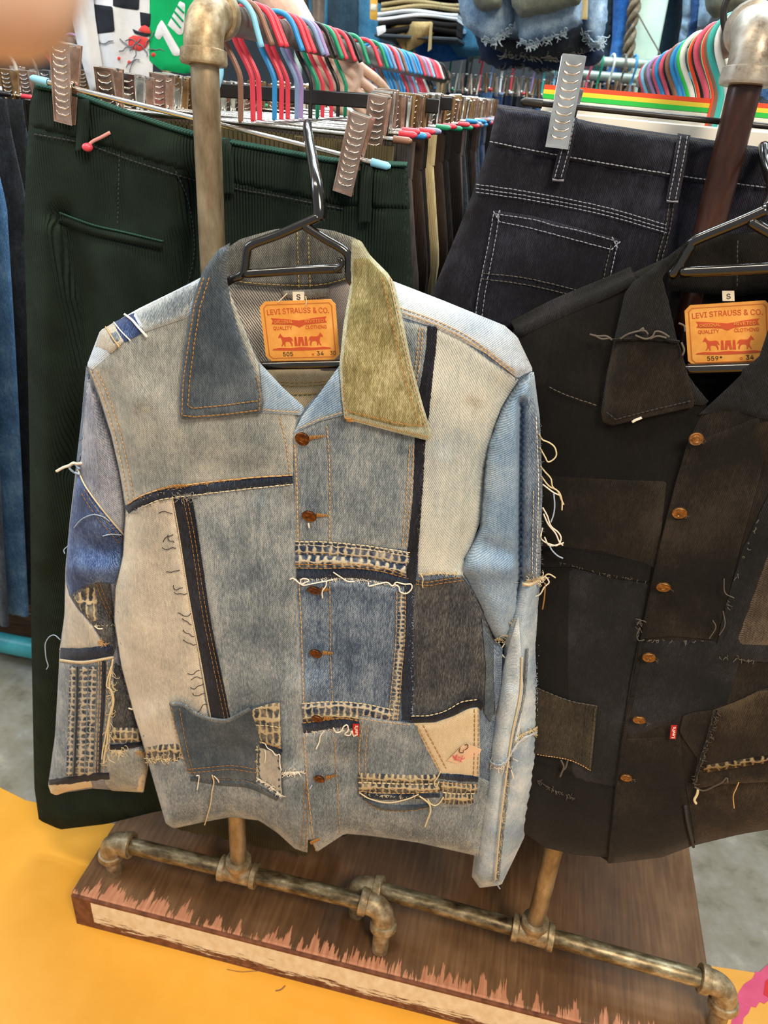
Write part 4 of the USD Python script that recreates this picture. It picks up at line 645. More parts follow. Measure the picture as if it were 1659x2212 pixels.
thread([(176, 1000), (166, 1002), (158, 1000), (148, 1006), (136, 1010), (122, 1018)], SL, T_WH, jk, off=0.012, r=0.0022, label='knotted frayed thread end'); thread([(172, 1012), (160, 1002), (150, 1010), (160, 1020), (172, 1024)], SL, T_BL, jk, off=0.008, r=0.0018)
thread([(146, 1180), (138, 1188), (140, 1196)], SL, T_BL, jk, off=0.006, r=0.0008)
sp([(142, 1256), (150, 1288), (165, 1310), (200, 1352), (226, 1396), (244, 1420), (220, 1404), (128, 1404), (134, 1380), (140, 1320)], 'cream', 0.0014, label='cream forearm patch')
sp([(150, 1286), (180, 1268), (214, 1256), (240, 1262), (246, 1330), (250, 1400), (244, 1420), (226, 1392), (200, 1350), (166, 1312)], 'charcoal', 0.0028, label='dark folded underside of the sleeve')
patch('puckered_seam', [(154, 1288), (184, 1270), (205, 1264), (212, 1300), (214, 1340), (200, 1346), (170, 1312)], SL, D['pucker_brown'], jk, off=0.0038, step=5, uvs=lambda p: np.stack([p[:, 0] / 15, p[:, 1] / 44], 1))
for dx in (0, 8): stitch([(208 + dx, 1262), (222 + dx, 1300), (240 + dx, 1340)], SL, T_OR, jk, off=0.0052, r=0.0005)
thread([(204, 1352), (212, 1358), (222, 1358)], SL, T_WH, jk, off=0.006, r=0.001); fray([(206, 1352), (246, 1352)], SL, T_CR, jk, 16, (3, 7), (.2, 1), r=0.0005, seed=24)
band('seam_strip', [(130, 1411), (180, 1413), (242, 1404)], [24, 26, 24], SL, D['navy'], jk, off=0.0036, rows=6, jag=0.8); band('seam_strip', [(128, 1426), (180, 1431), (246, 1420)], [6, 7, 6], SL, D['ecru'], jk, off=0.0052)
fray([(216, 1384), (230, 1396)], SL, T_TAN, jk, 18, (6, 16), (.6, .8), r=0.0007, seed=25, curl=1.5)
sp([(128, 1430), (180, 1434), (240, 1424), (250, 1500), (236, 1600), (234, 1676), (150, 1690), (106, 1694), (118, 1600)], 'greyblue', 0.002, fade=0.25, label='forearm patch with worn seams')
for x, w, c in ((157, 14, 'pucker_grey'), (180, 20, 'pucker_grey'), (200, 18, 'pucker_grey')): band('puckered_seam', [(x, 1440), (x - 2, 1520), (x - 5, 1600), (x - 8, 1676)], w, SL, D[c], jk, off=0.0036, cells=19, vrows=1)
band('seam_strip', [(167, 1440), (166, 1520), (163, 1600), (160, 1676)], 4, SL, D['navyblack'], jk, off=0.0052); band('seam_strip', [(224, 1428), (222, 1520), (216, 1600), (212, 1670)], 10, SL, D['navy'], jk, off=0.0042)
for x in (213, 219, 232): stitch([(x, 1430), (x - 2, 1520), (x - 6, 1600), (x - 8, 1668)], SL, T_TAN, jk, off=0.0062, r=0.0006)
thread([(244, 1424), (240, 1450), (236, 1480), (242, 1500), (244, 1520), (238, 1540), (234, 1570), (232, 1600), (226, 1630), (224, 1650)], SL, T_CR, jk, off=0.0075, r=0.0016); thread([(240, 1440), (230, 1480), (240, 1490), (246, 1510), (242, 1536), (236, 1548), (230, 1580), (222, 1620), (220, 1640)], SL, T_CR, jk, off=0.008, r=0.0013)
fray([(242, 1450), (240, 1530), (230, 1660)], SL, T_CR, jk, 46, (8, 22), (-.1, 1), r=0.0007, seed=26, curl=1.6, off=0.006)
sp([(246, 1420), (262, 1440), (287, 1535), (305, 1580), (240, 1578), (240, 1500)], 'charcoal', 0.0012); band('puckered_seam', [(240, 1588), (270, 1588), (304, 1590)], 34, SL, D['pucker_brown'], jk, off=0.0028, cells=5); band('hem_strip', [(238, 1614), (270, 1612), (312, 1606)], 12, SL, D['navyblack'], jk, off=0.003, jag=1)
fray([(240, 1622), (275, 1624)], SL, T_CR, jk, 26, (8, 22), (.3, 1), r=0.0008, seed=27); fray([(296, 1622), (314, 1630)], SL, T_TAN, jk, 14, (6, 16), (.2, 1), r=0.0008, seed=28)
sp([(236, 1622), (314, 1616), (322, 1650), (310, 1712), (240, 1708), (226, 1690)], 'grey', 0.0016, fade=0.2); sp([(300, 1680), (316, 1660), (310, 1710), (294, 1708)], 'ecru', 0.003)
band('hem_strip', [(106, 1690), (150, 1686), (190, 1680), (236, 1676)], [12, 16, 16, 14], SL, D['navyblack'], jk, off=0.0046, jag=1.2); sp([(104, 1696), (150, 1692), (196, 1686), (200, 1700), (150, 1708), (122, 1718), (110, 1714)], 'ecru', 0.003, label='worn pale cuff edge')
thread([(130, 1382), (118, 1372), (106, 1376), (98, 1390), (98, 1408), (100, 1424), (104, 1438), (100, 1446)], SL, T_BL, jk, off=0.008, r=0.0009)
thread([(296, 1528), (286, 1532), (278, 1530)], SL, T_WH, jk, off=0.02, r=0.0014)

# right sleeve
SRU = Surf([(1118, 822), (1153, 800), (1166, 900), (1172, 1050), (1167, 1250), (1128, 1262), (1122, 1320), (1096, 1378), (1068, 1386), (1012, 1275), (994, 1232), (1002, 1200), (1036, 1140), (1042, 1050), (1050, 960), (1080, 880)], 0.912, 0.05, 0.036, 45, noise=0.004, seed=31, nsc=10, ridges=[([(1128, 870), (1126, 1060), (1124, 1330)], 7, -0.030), ([(1010, 1225), (1090, 1230)], 24, 0.008), ([(1050, 1180), (1110, 1200)], 20, -0.006), ([(1060, 1000), (1048, 1150)], 12, 0.005)])
SRL = Surf([(1084, 1370), (1120, 1240), (1168, 1250), (1158, 1400), (1164, 1500), (1164, 1600), (1156, 1700), (1132, 1810), (1083, 1912), (1036, 1918), (1019, 1893), (1035, 1750), (1058, 1600), (1074, 1500), (1088, 1410)], 0.925, 0.05, 0.036, 48, noise=0.004, seed=33, nsc=10, ridges=[([(1100, 1500), (1080, 1640), (1062, 1800)], 16, 0.006)])
patch('sleeve', list(np.array(SRL.poly.exterior.coords)[:-1]), SRL, D['ice'], jk, off=0.0, th=0.002, step=10, back=0.022, label='right forearm of ice blue denim')
patch('sleeve', list(np.array(SRU.poly.exterior.coords)[:-1]), SRU, D['sky'], jk, off=0.0, th=0.002, step=9, back=0.022, fade=0.2, label='right upper sleeve of sky blue denim')
sp([(1134, 870), (1150, 850), (1163, 905), (1170, 1050), (1166, 1240), (1128, 1256), (1130, 1060)], 'mid', 0.0016, sf=SRU, fade=0.3, label='blue strip behind the sleeve fold')
stitch([(1158, 900), (1163, 1050), (1158, 1240)], SRU, T_WH, jk, off=0.0036, r=0.0006); stitch([(1152, 1060), (1150, 1240)], SRU, T_CR, jk, off=0.0036, r=0.0005)
sp([(1040, 1330), (1062, 1380), (1084, 1394), (1078, 1500), (1060, 1562), (1046, 1540), (1050, 1440)], 'slate', 0.006, sf=BS, fade=0.1); sp([(1066, 1390), (1086, 1400), (1082, 1500), (1070, 1540), (1066, 1460)], 'mid', 0.009, sf=BS)
for ln, dr, n_, c in (([(1066, 1384), (1098, 1380), (1120, 1330)], (.15, 1), 70, T_CR), ([(1128, 1258), (1168, 1250)], (.35, 1), 60, T_WH), ([(1046, 1620), (1062, 1652), (1090, 1655), (1106, 1630)], (-.1, 1), 70, T_WH), ([(1106, 1596), (1130, 1588), (1164, 1570)], (.3, 1), 50, T_CR), ([(1044, 1622), (1052, 1640)], (-.5, 1), 30, T_WH), ([(1140, 1262), (1170, 1246)], (.6, .7), 30, T_CR)):
    fray(ln, SRU if ln[0][1] < 1500 else SRL, c, jk, n_, (6, 22), dr, r=0.0007, seed=int(ln[0][0]), off=0.004)
band('hem_strip', [(1128, 1262), (1146, 1262), (1166, 1252)], 9, SRL, D['ecru'], jk, off=0.012, jag=1)
sp([(1050, 1600), (1072, 1500), (1098, 1400), (1120, 1330), (1132, 1500), (1120, 1600), (1096, 1652), (1066, 1652)], 'ice', 0.006, sf=SRL, fade=0.3, fw=8, label='ice blue rolled forearm layer')
band('cuff_edge', [(1047, 1624), (1064, 1650), (1090, 1650), (1108, 1622), (1128, 1598), (1160, 1582)], 6, SRL, D['white'], jk, off=0.0085, jag=1.8)
band('seam_strip', [(1140, 1400), (1132, 1500), (1110, 1600), (1098, 1700), (1086, 1800), (1076, 1904)], [5, 6, 5], SRL, D['greyblue'], jk, off=0.0066, jag=1); thread([(1128, 1420), (1124, 1500), (1106, 1590), (1092, 1690), (1080, 1790), (1070, 1900)], SRL, T_CR, jk, off=0.0085, r=0.0014)
fray([(1098, 1660), (1084, 1800), (1074, 1900)], SRL, T_CR, jk, 60, (4, 10), (.4, 1), r=0.0005, seed=36, off=0.007); fray([(1164, 1400), (1160, 1480), (1166, 1560)], SRL, T_BL, jk, 50, (4, 10), (1, .4), r=0.0005, seed=37)
fray([(1166, 900), (1172, 1100), (1168, 1240)], SRU, T_GR, jk, 60, (4, 9), (1, .4), r=0.0005, seed=38)
thread([(1072, 1898), (1066, 1906), (1074, 1912), (1080, 1920)], SRL, T_BL, jk, off=0.008, r=0.0012)
for P, c in (([(1164, 938), (1172, 950), (1186, 956), (1198, 966), (1202, 982), (1196, 992), (1184, 998), (1178, 988), (1170, 974), (1166, 968)], T_CR), ([(1168, 1008), (1178, 1020), (1190, 1034), (1194, 1052), (1208, 1064), (1214, 1082), (1214, 1102)], T_CR), ([(1170, 1030), (1186, 1050), (1204, 1060), (1212, 1078), (1218, 1090)], T_CR), ([(1172, 1046), (1180, 1052), (1196, 1064), (1210, 1070)], T_WH), ([(1196, 1066), (1198, 1090), (1196, 1110), (1190, 1128)], T_BL), ([(1172, 1096), (1182, 1114), (1190, 1136), (1206, 1150), (1212, 1164), (1204, 1178), (1190, 1176), (1176, 1170), (1168, 1160), (1172, 1140)], T_WH), ([(1174, 1110), (1184, 1132), (1200, 1152), (1208, 1170), (1216, 1178)], T_WH), ([(1176, 1160), (1186, 1178), (1206, 1176), (1218, 1172)], T_WH), ([(1186, 1176), (1192, 1188), (1204, 1200), (1216, 1206)], T_BL), ([(1168, 1250), (1178, 1246), (1186, 1258), (1176, 1268), (1166, 1284), (1150, 1290)], T_WH), ([(1170, 1252), (1184, 1240), (1200, 1248)], T_CR), ([(1178, 1260), (1176, 1290), (1172, 1316)], T_OR), ([(1164, 1560), (1172, 1570), (1170, 1584), (1160, 1588), (1150, 1580)], T_CR), ([(1166, 1566), (1176, 1574), (1174, 1592), (1166, 1596)], T_CR), ([(1090, 1390), (1082, 1404), (1086, 1416), (1096, 1424), (1102, 1436)], T_WH), ([(1062, 1386), (1052, 1384), (1048, 1388)], T_WH), ([(1048, 1640), (1042, 1660), (1038, 1684), (1034, 1700)], T_WH), ([(1050, 1630), (1040, 1626), (1032, 1630)], T_WH), ([(1096, 1652), (1104, 1664), (1110, 1682)], T_WH)):
    thread(P, SRU if P[0][1] < 1500 else SRL, c, jk, off=0.006, r=0.0011)

# price tag hanging on the pocket
F = Frame(BS, (1004, 1606), (1044, 1620), (966, 1642), 0.012); pt = thing('price_tag', 'small pinkish paper price tag pinned on the cream pocket corner', 'tag')
obj('paper', F.shape(Polygon([(.12, -.02), (.9, 0), (1, .2), (.96, .98), (.02, 1), (0, .14)]), 0.0006), M['tag_pink'], pt, smooth=False)
G = Frame(BS, (1010, 1602), (966, 1654), (1040, 1622), 0.0135)
def scrib(P, m, nm):
    P = np.array(P, float); c = BS.at(P[:, 0], P[:, 1], 0.0136); obj(nm, tube(spline(c, 0.0012), 0.0006, 5), M[m], pt, smooth=True)
scrib([(1004, 1610), (1010, 1608), (1010, 1616), (1004, 1620)], 'ink_black', 'handwriting'); scrib([(994, 1616), (992, 1624), (1000, 1626), (1002, 1620)], 'ink_black', 'handwriting')
for P in ([(978, 1632), (998, 1646)], [(978, 1632), (984, 1642)], [(988, 1630), (984, 1640), (992, 1642)], [(990, 1634), (1000, 1640), (1004, 1636)], [(1000, 1632), (994, 1646)]): scrib(P, 'ink_pink', 'handwriting')

# ------------------------------------------------------------------ plastic hangers
def swept(P, w, h, rot=None):
    """a flat bar swept along 3-D points: w across in the garment plane, h in depth"""
    return tube(spline(np.array(P, float), 0.004), w / 2, 10)
def plastic_hanger(label, surf, apex, arms, bar, low, hook, r=0.006):
    t = thing('plastic_hanger', label, 'hanger')
    q = lambda P, o=0.0: surf.at(np.array(P, float)[:, 0], np.array(P, float)[:, 1], o)
    obj('shoulder_arm', tube(spline(q(arms[0]), 0.004), r * .85, 10), M['black_plastic'], t, smooth=True); obj('shoulder_arm', tube(spline(q(arms[1]), 0.004), r * .85, 10), M['black_plastic'], t, smooth=True)
    obj('cross_bar', tube(resample(q(bar), 0.006), r * .9, 10), M['black_plastic'], t, smooth=True); obj('trouser_bar', tube(resample(q(low), 0.006), r * .9, 10), M['black_plastic'], t, smooth=True)
    obj('hook', hook, M['black_plastic'], t, smooth=True)
    return t
HS = Surf(BODY, 0.893, 0.095, 0, noise=0.0)
hk = np.vstack([at(688, 474, 0.872), at(690, 452, 0.874), at(684, 400, 0.885), at(676, 350, 0.915), at(668, 305, 0.945), at(664, 280, 0.962), at(664, 268, 0.978), at(664, 272, 0.995), at(667, 292, 1.003)])
h = plastic_hanger('glossy black plastic hanger inside the light patchwork jacket', HS, (690, 465), ([(690, 468), (650, 486), (600, 508), (542, 530), (533, 548), (526, 590), (500, 604), (470, 622)], [(656, 487), (700, 515), (748, 545), (754, 575), (758, 606), (800, 640)]), [(524, 592), (640, 584), (738, 580)], [(510, 792), (560, 790), (735, 786), (800, 782)], tube(spline(hk, 0.004), np.interp(np.linspace(0, 1, len(spline(hk, 0.004))), [0, .5, 1], [.0075, .006, .005]), 10))
obj('bar_hook', tube(spline(HS.at(np.array([722., 730, 738, 737, 730]), np.array([584., 580, 572, 562, 562]), 0.004), 0.002), 0.003, 8), M['black_plastic'], h, smooth=True)
# ------------------------------------------------------------------ black patchwork jacket
K = {}
M['button_gold'] = noisy('brass_button', [(0.3, S('4f3720')), (0.52, S('8a6238')), (0.8, S('b48a58'))], 180, 4, (0.32, 0.48), metal=0.7, bump=0.3, dist=0.0006)
K['black'] = denim('denim_black', S('050404'), S('0c0a09'), S('1c1815'), scale=10, wash=1.1, streak=0.4, twill=0.2)
K['soft'] = denim('denim_soft_black', S('0c0a08'), S('191511'), S('322b24'), scale=9, wash=1.3, streak=0.4, twill=0.25)
K['blue'] = denim('denim_blue_black', S('0c0c0d'), S('191919'), S('35343a'), scale=10, wash=1.0, streak=0.3, twill=0.25)
K['brown'] = denim('denim_brown_black', S('15100b'), S('281f16'), S('4b3f2e'), scale=9, wash=1.3, streak=0.4, twill=0.3)
K['worn'] = denim('denim_worn_black', S('28211a'), S('463c33'), S('70624f'), scale=9, wash=1.2, streak=0.4, twill=0.6, ang=-0.8)
T_SM = plain('thread_smoke', S('575149'), 0.9); T_JN = plain('thread_jeans', S('878c98'), 0.9)
K['pocket'] = denim('denim_pocket_black', S('1a1611'), S('2f2a21'), S('504839'), scale=12, wash=0.9, streak=0.5, twill=0.4)
BK = [(1492, 518), (1440, 556), (1300, 620), (1110, 705), (1096, 800), (1092, 1000), (1092, 1300), (1094, 1700), (1120, 1792), (1180, 1832), (1240, 1846), (1312, 1852), (1314, 1866), (1430, 1852), (1500, 1826), (1600, 1802), (1660, 1792), (1760, 1786), (1900, 1776), (1930, 1300), (1950, 900), (1972, 760), (1900, 690), (1740, 560), (1620, 500)]
KS = Surf(BK, 0.966, -0.25, 0.024, 90, noise=0.004, seed=41, ridges=[([(1420, 1150), (1345, 1560), (1318, 1860)], 50, 0.008), ([(1500, 1700), (1530, 1830)], 40, -0.012), ([(1200, 1650), (1180, 1840)], 60, 0.010), ([(1640, 1100), (1600, 1400)], 50, 0.010), ([(1230, 1250), (1220, 1480)], 24, 0.005), ([(1580, 1560), (1640, 1760)], 60, 0.008)])
bj = thing('denim_jacket', 'black patchwork denim jacket with copper buttons on a shiny dark hanger', 'jacket')
KN = Surf(BK, 0.966, -0.25, 0, noise=0.0)
KLF = [(1486, 522), (1440, 556), (1300, 620), (1110, 705), (1096, 800), (1092, 1000), (1092, 1300), (1094, 1700), (1120, 1792), (1180, 1832), (1240, 1846), (1316, 1852), (1350, 1600), (1400, 1350), (1450, 1130), (1490, 960), (1530, 880), (1470, 780), (1420, 640)]
KRF = [(1640, 780), (1700, 640), (1740, 560), (1900, 690), (1972, 760), (1950, 900), (1930, 1300), (1900, 1776), (1760, 1786), (1660, 1792), (1600, 1802), (1500, 1826), (1430, 1852), (1311, 1866), (1340, 1600), (1384, 1370), (1424, 1180), (1460, 1040), (1484, 960), (1512, 900)]
patch('front_panel', KLF, KS, K['black'], bj, off=0.0, step=12); patch('front_panel', KRF, KS, K['soft'], bj, off=0.0035, th=0.0035, step=12, edge=6)
patch('back', BK, KN, K['black'], bj, off=-0.024, step=24); patch('back_facing', [(1440, 590), (1560, 606), (1700, 590), (1700, 830), (1450, 830)], KN, K['black'], bj, off=-0.021)
def kp(pts, m, off=0.0016, nm='denim_patch', **k): return patch(nm, pts, KS, K[m], bj, off=off, step=9, **k)
kp([(1098, 880), (1180, 838), (1240, 860), (1300, 878), (1300, 640), (1112, 708), (1098, 790)], 'black', label='black shoulder patch')
kp([(1094, 1020), (1220, 1030), (1330, 1036), (1440, 1040), (1420, 1230), (1300, 1190), (1200, 1180), (1094, 1180)], 'soft', 0.0022, fade=.15, label='faded black chest patch')
kp([(1094, 1190), (1230, 1186), (1310, 1200), (1408, 1216), (1402, 1258), (1330, 1250), (1240, 1225), (1094, 1225)], 'black', 0.0032)
kp([(1230, 1226), (1400, 1260), (1352, 1560), (1330, 1700), (1236, 1690), (1226, 1450)], 'blue', 0.0018, label='blue black panel')
kp([(1094, 1620), (1300, 1690), (1330, 1700), (1314, 1850), (1240, 1845), (1180, 1831), (1120, 1790)], 'black', 0.002, label='black hem patch')
kp([(1486, 960), (1640, 900), (1650, 1000), (1600, 1180), (1560, 1340), (1540, 1382), (1450, 1374), (1382, 1380), (1424, 1180), (1460, 1040)], 'soft', 0.0062, fade=.15, label='soft black button panel')
kp([(1380, 1384), (1540, 1384), (1600, 1420), (1570, 1520), (1470, 1548), (1400, 1580), (1344, 1594), (1362, 1470)], 'blue', 0.0056)
kp([(1344, 1596), (1470, 1590), (1480, 1700), (1500, 1826), (1430, 1851), (1313, 1866)], 'soft', 0.006, fade=.2, label='soft black hem panel')
kp([(1480, 1690), (1510, 1690), (1700, 1660), (1900, 1640), (1898, 1776), (1660, 1791), (1600, 1801), (1502, 1825), (1492, 1760)], 'brown', 0.0062, label='brown black hem patch')
kp([(1664, 1060), (1640, 1110), (1600, 1200), (1570, 1300), (1546, 1400), (1560, 1424), (1640, 1430), (1930, 1430), (1940, 1050)], 'blue', 0.0068, jag=1.2, label='raw edged side panel')
kp([(1664, 1180), (1636, 1260), (1592, 1380), (1600, 1394), (1660, 1396), (1930, 1400), (1936, 1140)], 'worn', 0.0084, fade=.2, label='worn pale centre of the side panel')
kp([(1502, 950), (1640, 912), (1760, 900), (1940, 1000), (1930, 1060), (1664, 1050), (1650, 1000)], 'brown', 0.0052)
for ln in ([(1640, 1120), (1600, 1220), (1566, 1330)], [(1552, 1420), (1640, 1430)], [(1400, 1384), (1530, 1386)], [(1384, 1340), (1378, 1380)]): fray(ln, KS, T_SM, bj, 13, (5, 13), (-.3, 1), r=0.0006, seed=int(ln[0][0]), off=0.009)
for P in ([(1376, 1350), (1384, 1340), (1396, 1344)], [(1382, 1356), (1376, 1372), (1380, 1384), (1392, 1382)], [(1564, 1250), (1566, 1280), (1586, 1292)], [(1540, 1340), (1546, 1356), (1532, 1380)], [(1562, 1320), (1566, 1350), (1554, 1372)]): thread(P, KS, T_SM, bj, off=0.011, r=0.0007)
stitch([(1186, 836), (1230, 856), (1290, 876)], KS, T_SM, bj, off=0.0036, r=0.0006)
fray([(1200, 1214), (1300, 1240), (1400, 1258)], KS, T_SM, bj, 30, (3, 8), (.1, 1), r=0.0004, seed=44, off=0.005)
patch('placket_edge', [(1484, 960), (1462, 1040), (1426, 1180), (1386, 1370), (1344, 1600), (1313, 1866), (1322, 1864), (1352, 1600), (1394, 1370), (1434, 1180), (1470, 1040), (1494, 958)], KS, K['soft'], bj, off=0.008, step=6)
# shoulder roll
KSR = Surf([(1890, 690), (1972, 750), (2020, 1000), (2056, 1400), (2066, 1700), (1966, 1720), (1930, 1300), (1936, 950)], 0.966, -0.25, 0.03, 50, noise=0.005, seed=42, nsc=10)
patch('sleeve', list(np.array(KSR.poly.exterior.coords)[:-1]), KSR, K['soft'], bj, off=0.0, step=12, back=-0.10, label='right sleeve')
band('shoulder_yoke', [(1112, 712), (1200, 668), (1300, 626), (1370, 594)], [40, 44, 44, 40], KS, K['blue'], bj, off=0.004, rows=7, bulge=0.004, label='blue black shoulder yoke')
# collar
KC = Surf([(1280, 500), (1700, 480), (1760, 950), (1280, 940)], 0.945, -0.25, 0, noise=0.003, seed=47, ridges=[([(1400, 600), (1370, 720), (1340, 880)], 34, 0.007)])
patch('collar_stand', [(1480, 530), (1560, 506), (1660, 500), (1740, 540), (1730, 620), (1600, 640), (1440, 628), (1450, 580)], KN, K['soft'], bj, off=-0.012, th=0.003, label='inside of the collar')
stitch([(1594, 520), (1592, 620)], KN, T_SM, bj, off=-0.008, r=0.0005)
patch('collar', [(1488, 520), (1460, 540), (1420, 572), (1368, 608), (1350, 632), (1330, 720), (1312, 800), (1298, 890), (1302, 912), (1322, 920), (1400, 902), (1498, 880), (1500, 862), (1482, 800), (1466, 750), (1444, 650), (1430, 600), (1452, 570)], KC, K['blue'], bj, off=0.012, th=0.004, edge=7, label='left collar leaf with a torn cross seam')
kc = patch('collar_patch', [(1330, 728), (1400, 724), (1466, 738), (1484, 800), (1500, 862), (1497, 878), (1400, 900), (1322, 917), (1302, 908), (1312, 810)], KC, K['soft'], bj, off=0.014, fade=.25, label='faded lower half of the collar')
stitch([(1310, 890), (1330, 906), (1400, 888), (1494, 866)], KC, T_DK, bj, off=0.0165, r=0.0007, sp=False)
for P in ([(1274, 722), (1290, 726), (1310, 726), (1322, 734)], [(1284, 724), (1300, 732), (1320, 730)], [(1340, 732), (1356, 722), (1376, 716), (1392, 714), (1400, 722)], [(1372, 724), (1386, 730), (1398, 732), (1410, 726), (1416, 716), (1430, 718), (1446, 728)], [(1380, 716), (1390, 708), (1388, 716)], [(1404, 732), (1420, 726), (1440, 730)], [(1466, 698), (1478, 704), (1480, 716)], [(1472, 740), (1478, 756), (1474, 768)]): thread(P, KC, T_SM, bj, off=0.018, r=0.0011)
band('torn_seam', [(1322, 734), (1400, 732), (1468, 738)], 6, KC, K['black'], bj, off=0.0165, jag=1.5)
thread([(1366, 912), (1372, 908), (1382, 904), (1386, 902)], KC, T_WH, bj, off=0.014, r=0.0018)
patch('collar', [(1716, 540), (1690, 620), (1640, 770), (1602, 800), (1596, 890), (1640, 905), (1760, 920), (1800, 900), (1780, 640), (1740, 550)], KC, K['blue'], bj, off=0.012, th=0.004, edge=7, label='right collar leaf')
patch('lapel', [(1464, 776), (1500, 830), (1532, 868), (1518, 876), (1480, 872)], KC, K['blue'], bj, off=0.008, th=0.003); patch('lapel', [(1640, 770), (1580, 830), (1530, 876), (1508, 896), (1560, 888), (1604, 892), (1612, 830)], KC, K['blue'], bj, off=0.010, th=0.003)
waist_label(bj, Surf(BK, 0.962, -0.25, 0, noise=0), (1478, 660), (1664, 648), (1487, 790), '559*', '34', '34', 'orange waistband label printed in red, on the inside of the back')
F = Frame(Surf(BK, 0.962, -0.25, 0, noise=0), (1560, 628), (1586, 628), (1561, 650), 0.004); st = obj('size_tag', F.shape(Polygon([(0, 0), (1, 0), (1, 1), (0, 1)]), 0.0006), M['tag_white'], bj, smooth=False, label='small white size tag'); obj('lettering', F.text('S', .36, .78, .5, depth=0.0012), M['ink_black'], st, smooth=False)
KSB = Surf(BK, 0.962, -0.25, 0.024, 90, noise=0.004, seed=41)
for (x, y, rx, ry) in [(1504, 948, 15, 15), (1468, 1108, 16, 13), (1433, 1268, 16, 12), (1402, 1420, 16, 14), (1381, 1555, 16, 13), (1353, 1680, 15, 13)]:
    shank_button(bj, KS, x, y, rx, ry, 'button_gold', off=0.014); fray([(x + 12, y + 4), (x + 20, y + 8)], KS, T_SM, bj, 6, (4, 9), (1, .3), r=0.0005, seed=x, off=0.009)
patch('pocket', [(1150, 1478), (1180, 1496), (1230, 1514), (1268, 1520), (1291, 1524), (1285, 1580), (1277, 1664), (1230, 1640), (1160, 1628), (1100, 1620), (1100, 1470)], KS, K['pocket'], bj, off=0.006, th=0.003, fade=.25, fw=9, step=7, label='left patch pocket with overcast edge')
stitch([(1160, 1486), (1226, 1512), (1290, 1526)], KS, T_SM, bj, off=0.0082, r=0.0007); stitch([(1268, 1524), (1262, 1600), (1258, 1656)], KS, T_DK, bj, off=0.0082, r=0.0006); stitch([(1286, 1530), (1280, 1600), (1274, 1660)], KS, T_SM, bj, off=0.0082, r=0.0005); stitch([(1160, 1630), (1230, 1642), (1276, 1664)], KS, T_TAN, bj, off=0.0084, dash=4, gap=2)
for P in ([(1212, 1642), (1218, 1656), (1214, 1668), (1210, 1678)], [(1226, 1644), (1222, 1658), (1216, 1664)]): thread(P, KS, T_SM, bj, off=0.009, r=0.0014)
fray([(1162, 1688), (1200, 1710), (1246, 1728)], KS, T_SM, bj, 40, (4, 10), (.3, 1), r=0.0006, seed=48, off=0.004)
kpk = patch('pocket', [(1476, 1546), (1500, 1538), (1560, 1532), (1600, 1510), (1640, 1490), (1700, 1478), (1800, 1474), (1800, 1680), (1660, 1690), (1560, 1696), (1502, 1704), (1496, 1690), (1508, 1640), (1480, 1600), (1468, 1580)], KS, K['soft'], bj, off=0.0085, th=0.003, fade=.3, fw=9, step=8, label='right patch pocket with torn overlay')
patch('pocket_patch', [(1540, 1534), (1600, 1512), (1640, 1492), (1800, 1476), (1800, 1660), (1660, 1690), (1560, 1694), (1504, 1704), (1496, 1690), (1520, 1620)], KS, K['brown'], kpk, off=0.0102, fade=.35, fw=10, jag=1, step=8)
band('puckered_seam', [(1520, 1662), (1580, 1652), (1660, 1640), (1790, 1630)], 18, KS, pucker('ropes_brown_black', S('8a7656'), S('4a4032'), S('1a1510')), kpk, off=0.0116, cells=14, vrows=1)
band('torn_edge', [(1548, 1534), (1534, 1580), (1518, 1630), (1500, 1690)], 7, KS, K['black'], kpk, off=0.012, jag=1.5); fray([(1550, 1540), (1530, 1600), (1500, 1700)], KS, T_SM, bj, 50, (5, 14), (.4, .9), r=0.0006, seed=49, off=0.012)
thread([(1508, 1704), (1506, 1716), (1500, 1728), (1504, 1736)], KS, T_CR, bj, off=0.012, r=0.002); thread([(1596, 1690), (1590, 1704), (1584, 1720), (1586, 1746)], KS, T_TAN, bj, off=0.0105, r=0.0008); thread([(1500, 1700), (1520, 1708), (1544, 1698), (1560, 1690), (1570, 1680), (1572, 1690)], KS, T_SM, bj, off=0.0125, r=0.0012)
thread([(1480, 1740), (1486, 1780), (1498, 1830)], KS, T_DK, bj, off=0.010, r=0.0022)
red_tab(bj, KS, (1450, 1566), (1463, 1566), (1447, 1595), 0.010)
kh = at(np.array([1655., 1668, 1664, 1652, 1650]), np.array([452., 420, 380, 340, 316]), np.array([.895, .905, .93, .965, .985]))
HK = Surf(BK, 0.944, -0.25, 0, noise=0)
KH = plastic_hanger('shiny dark plastic hanger inside the black patchwork jacket', HK, (1655, 455), ([(1658, 452), (1600, 478), (1500, 520), (1490, 534), (1462, 580), (1446, 596)], [(1620, 478), (1680, 512), (1740, 540), (1760, 570), (1820, 640)]), [(1470, 588), (1560, 584), (1756, 574)], [(1440, 800), (1490, 797), (1622, 793), (1700, 790)], tube(spline(kh, 0.004), 0.006, 10), r=0.0068)

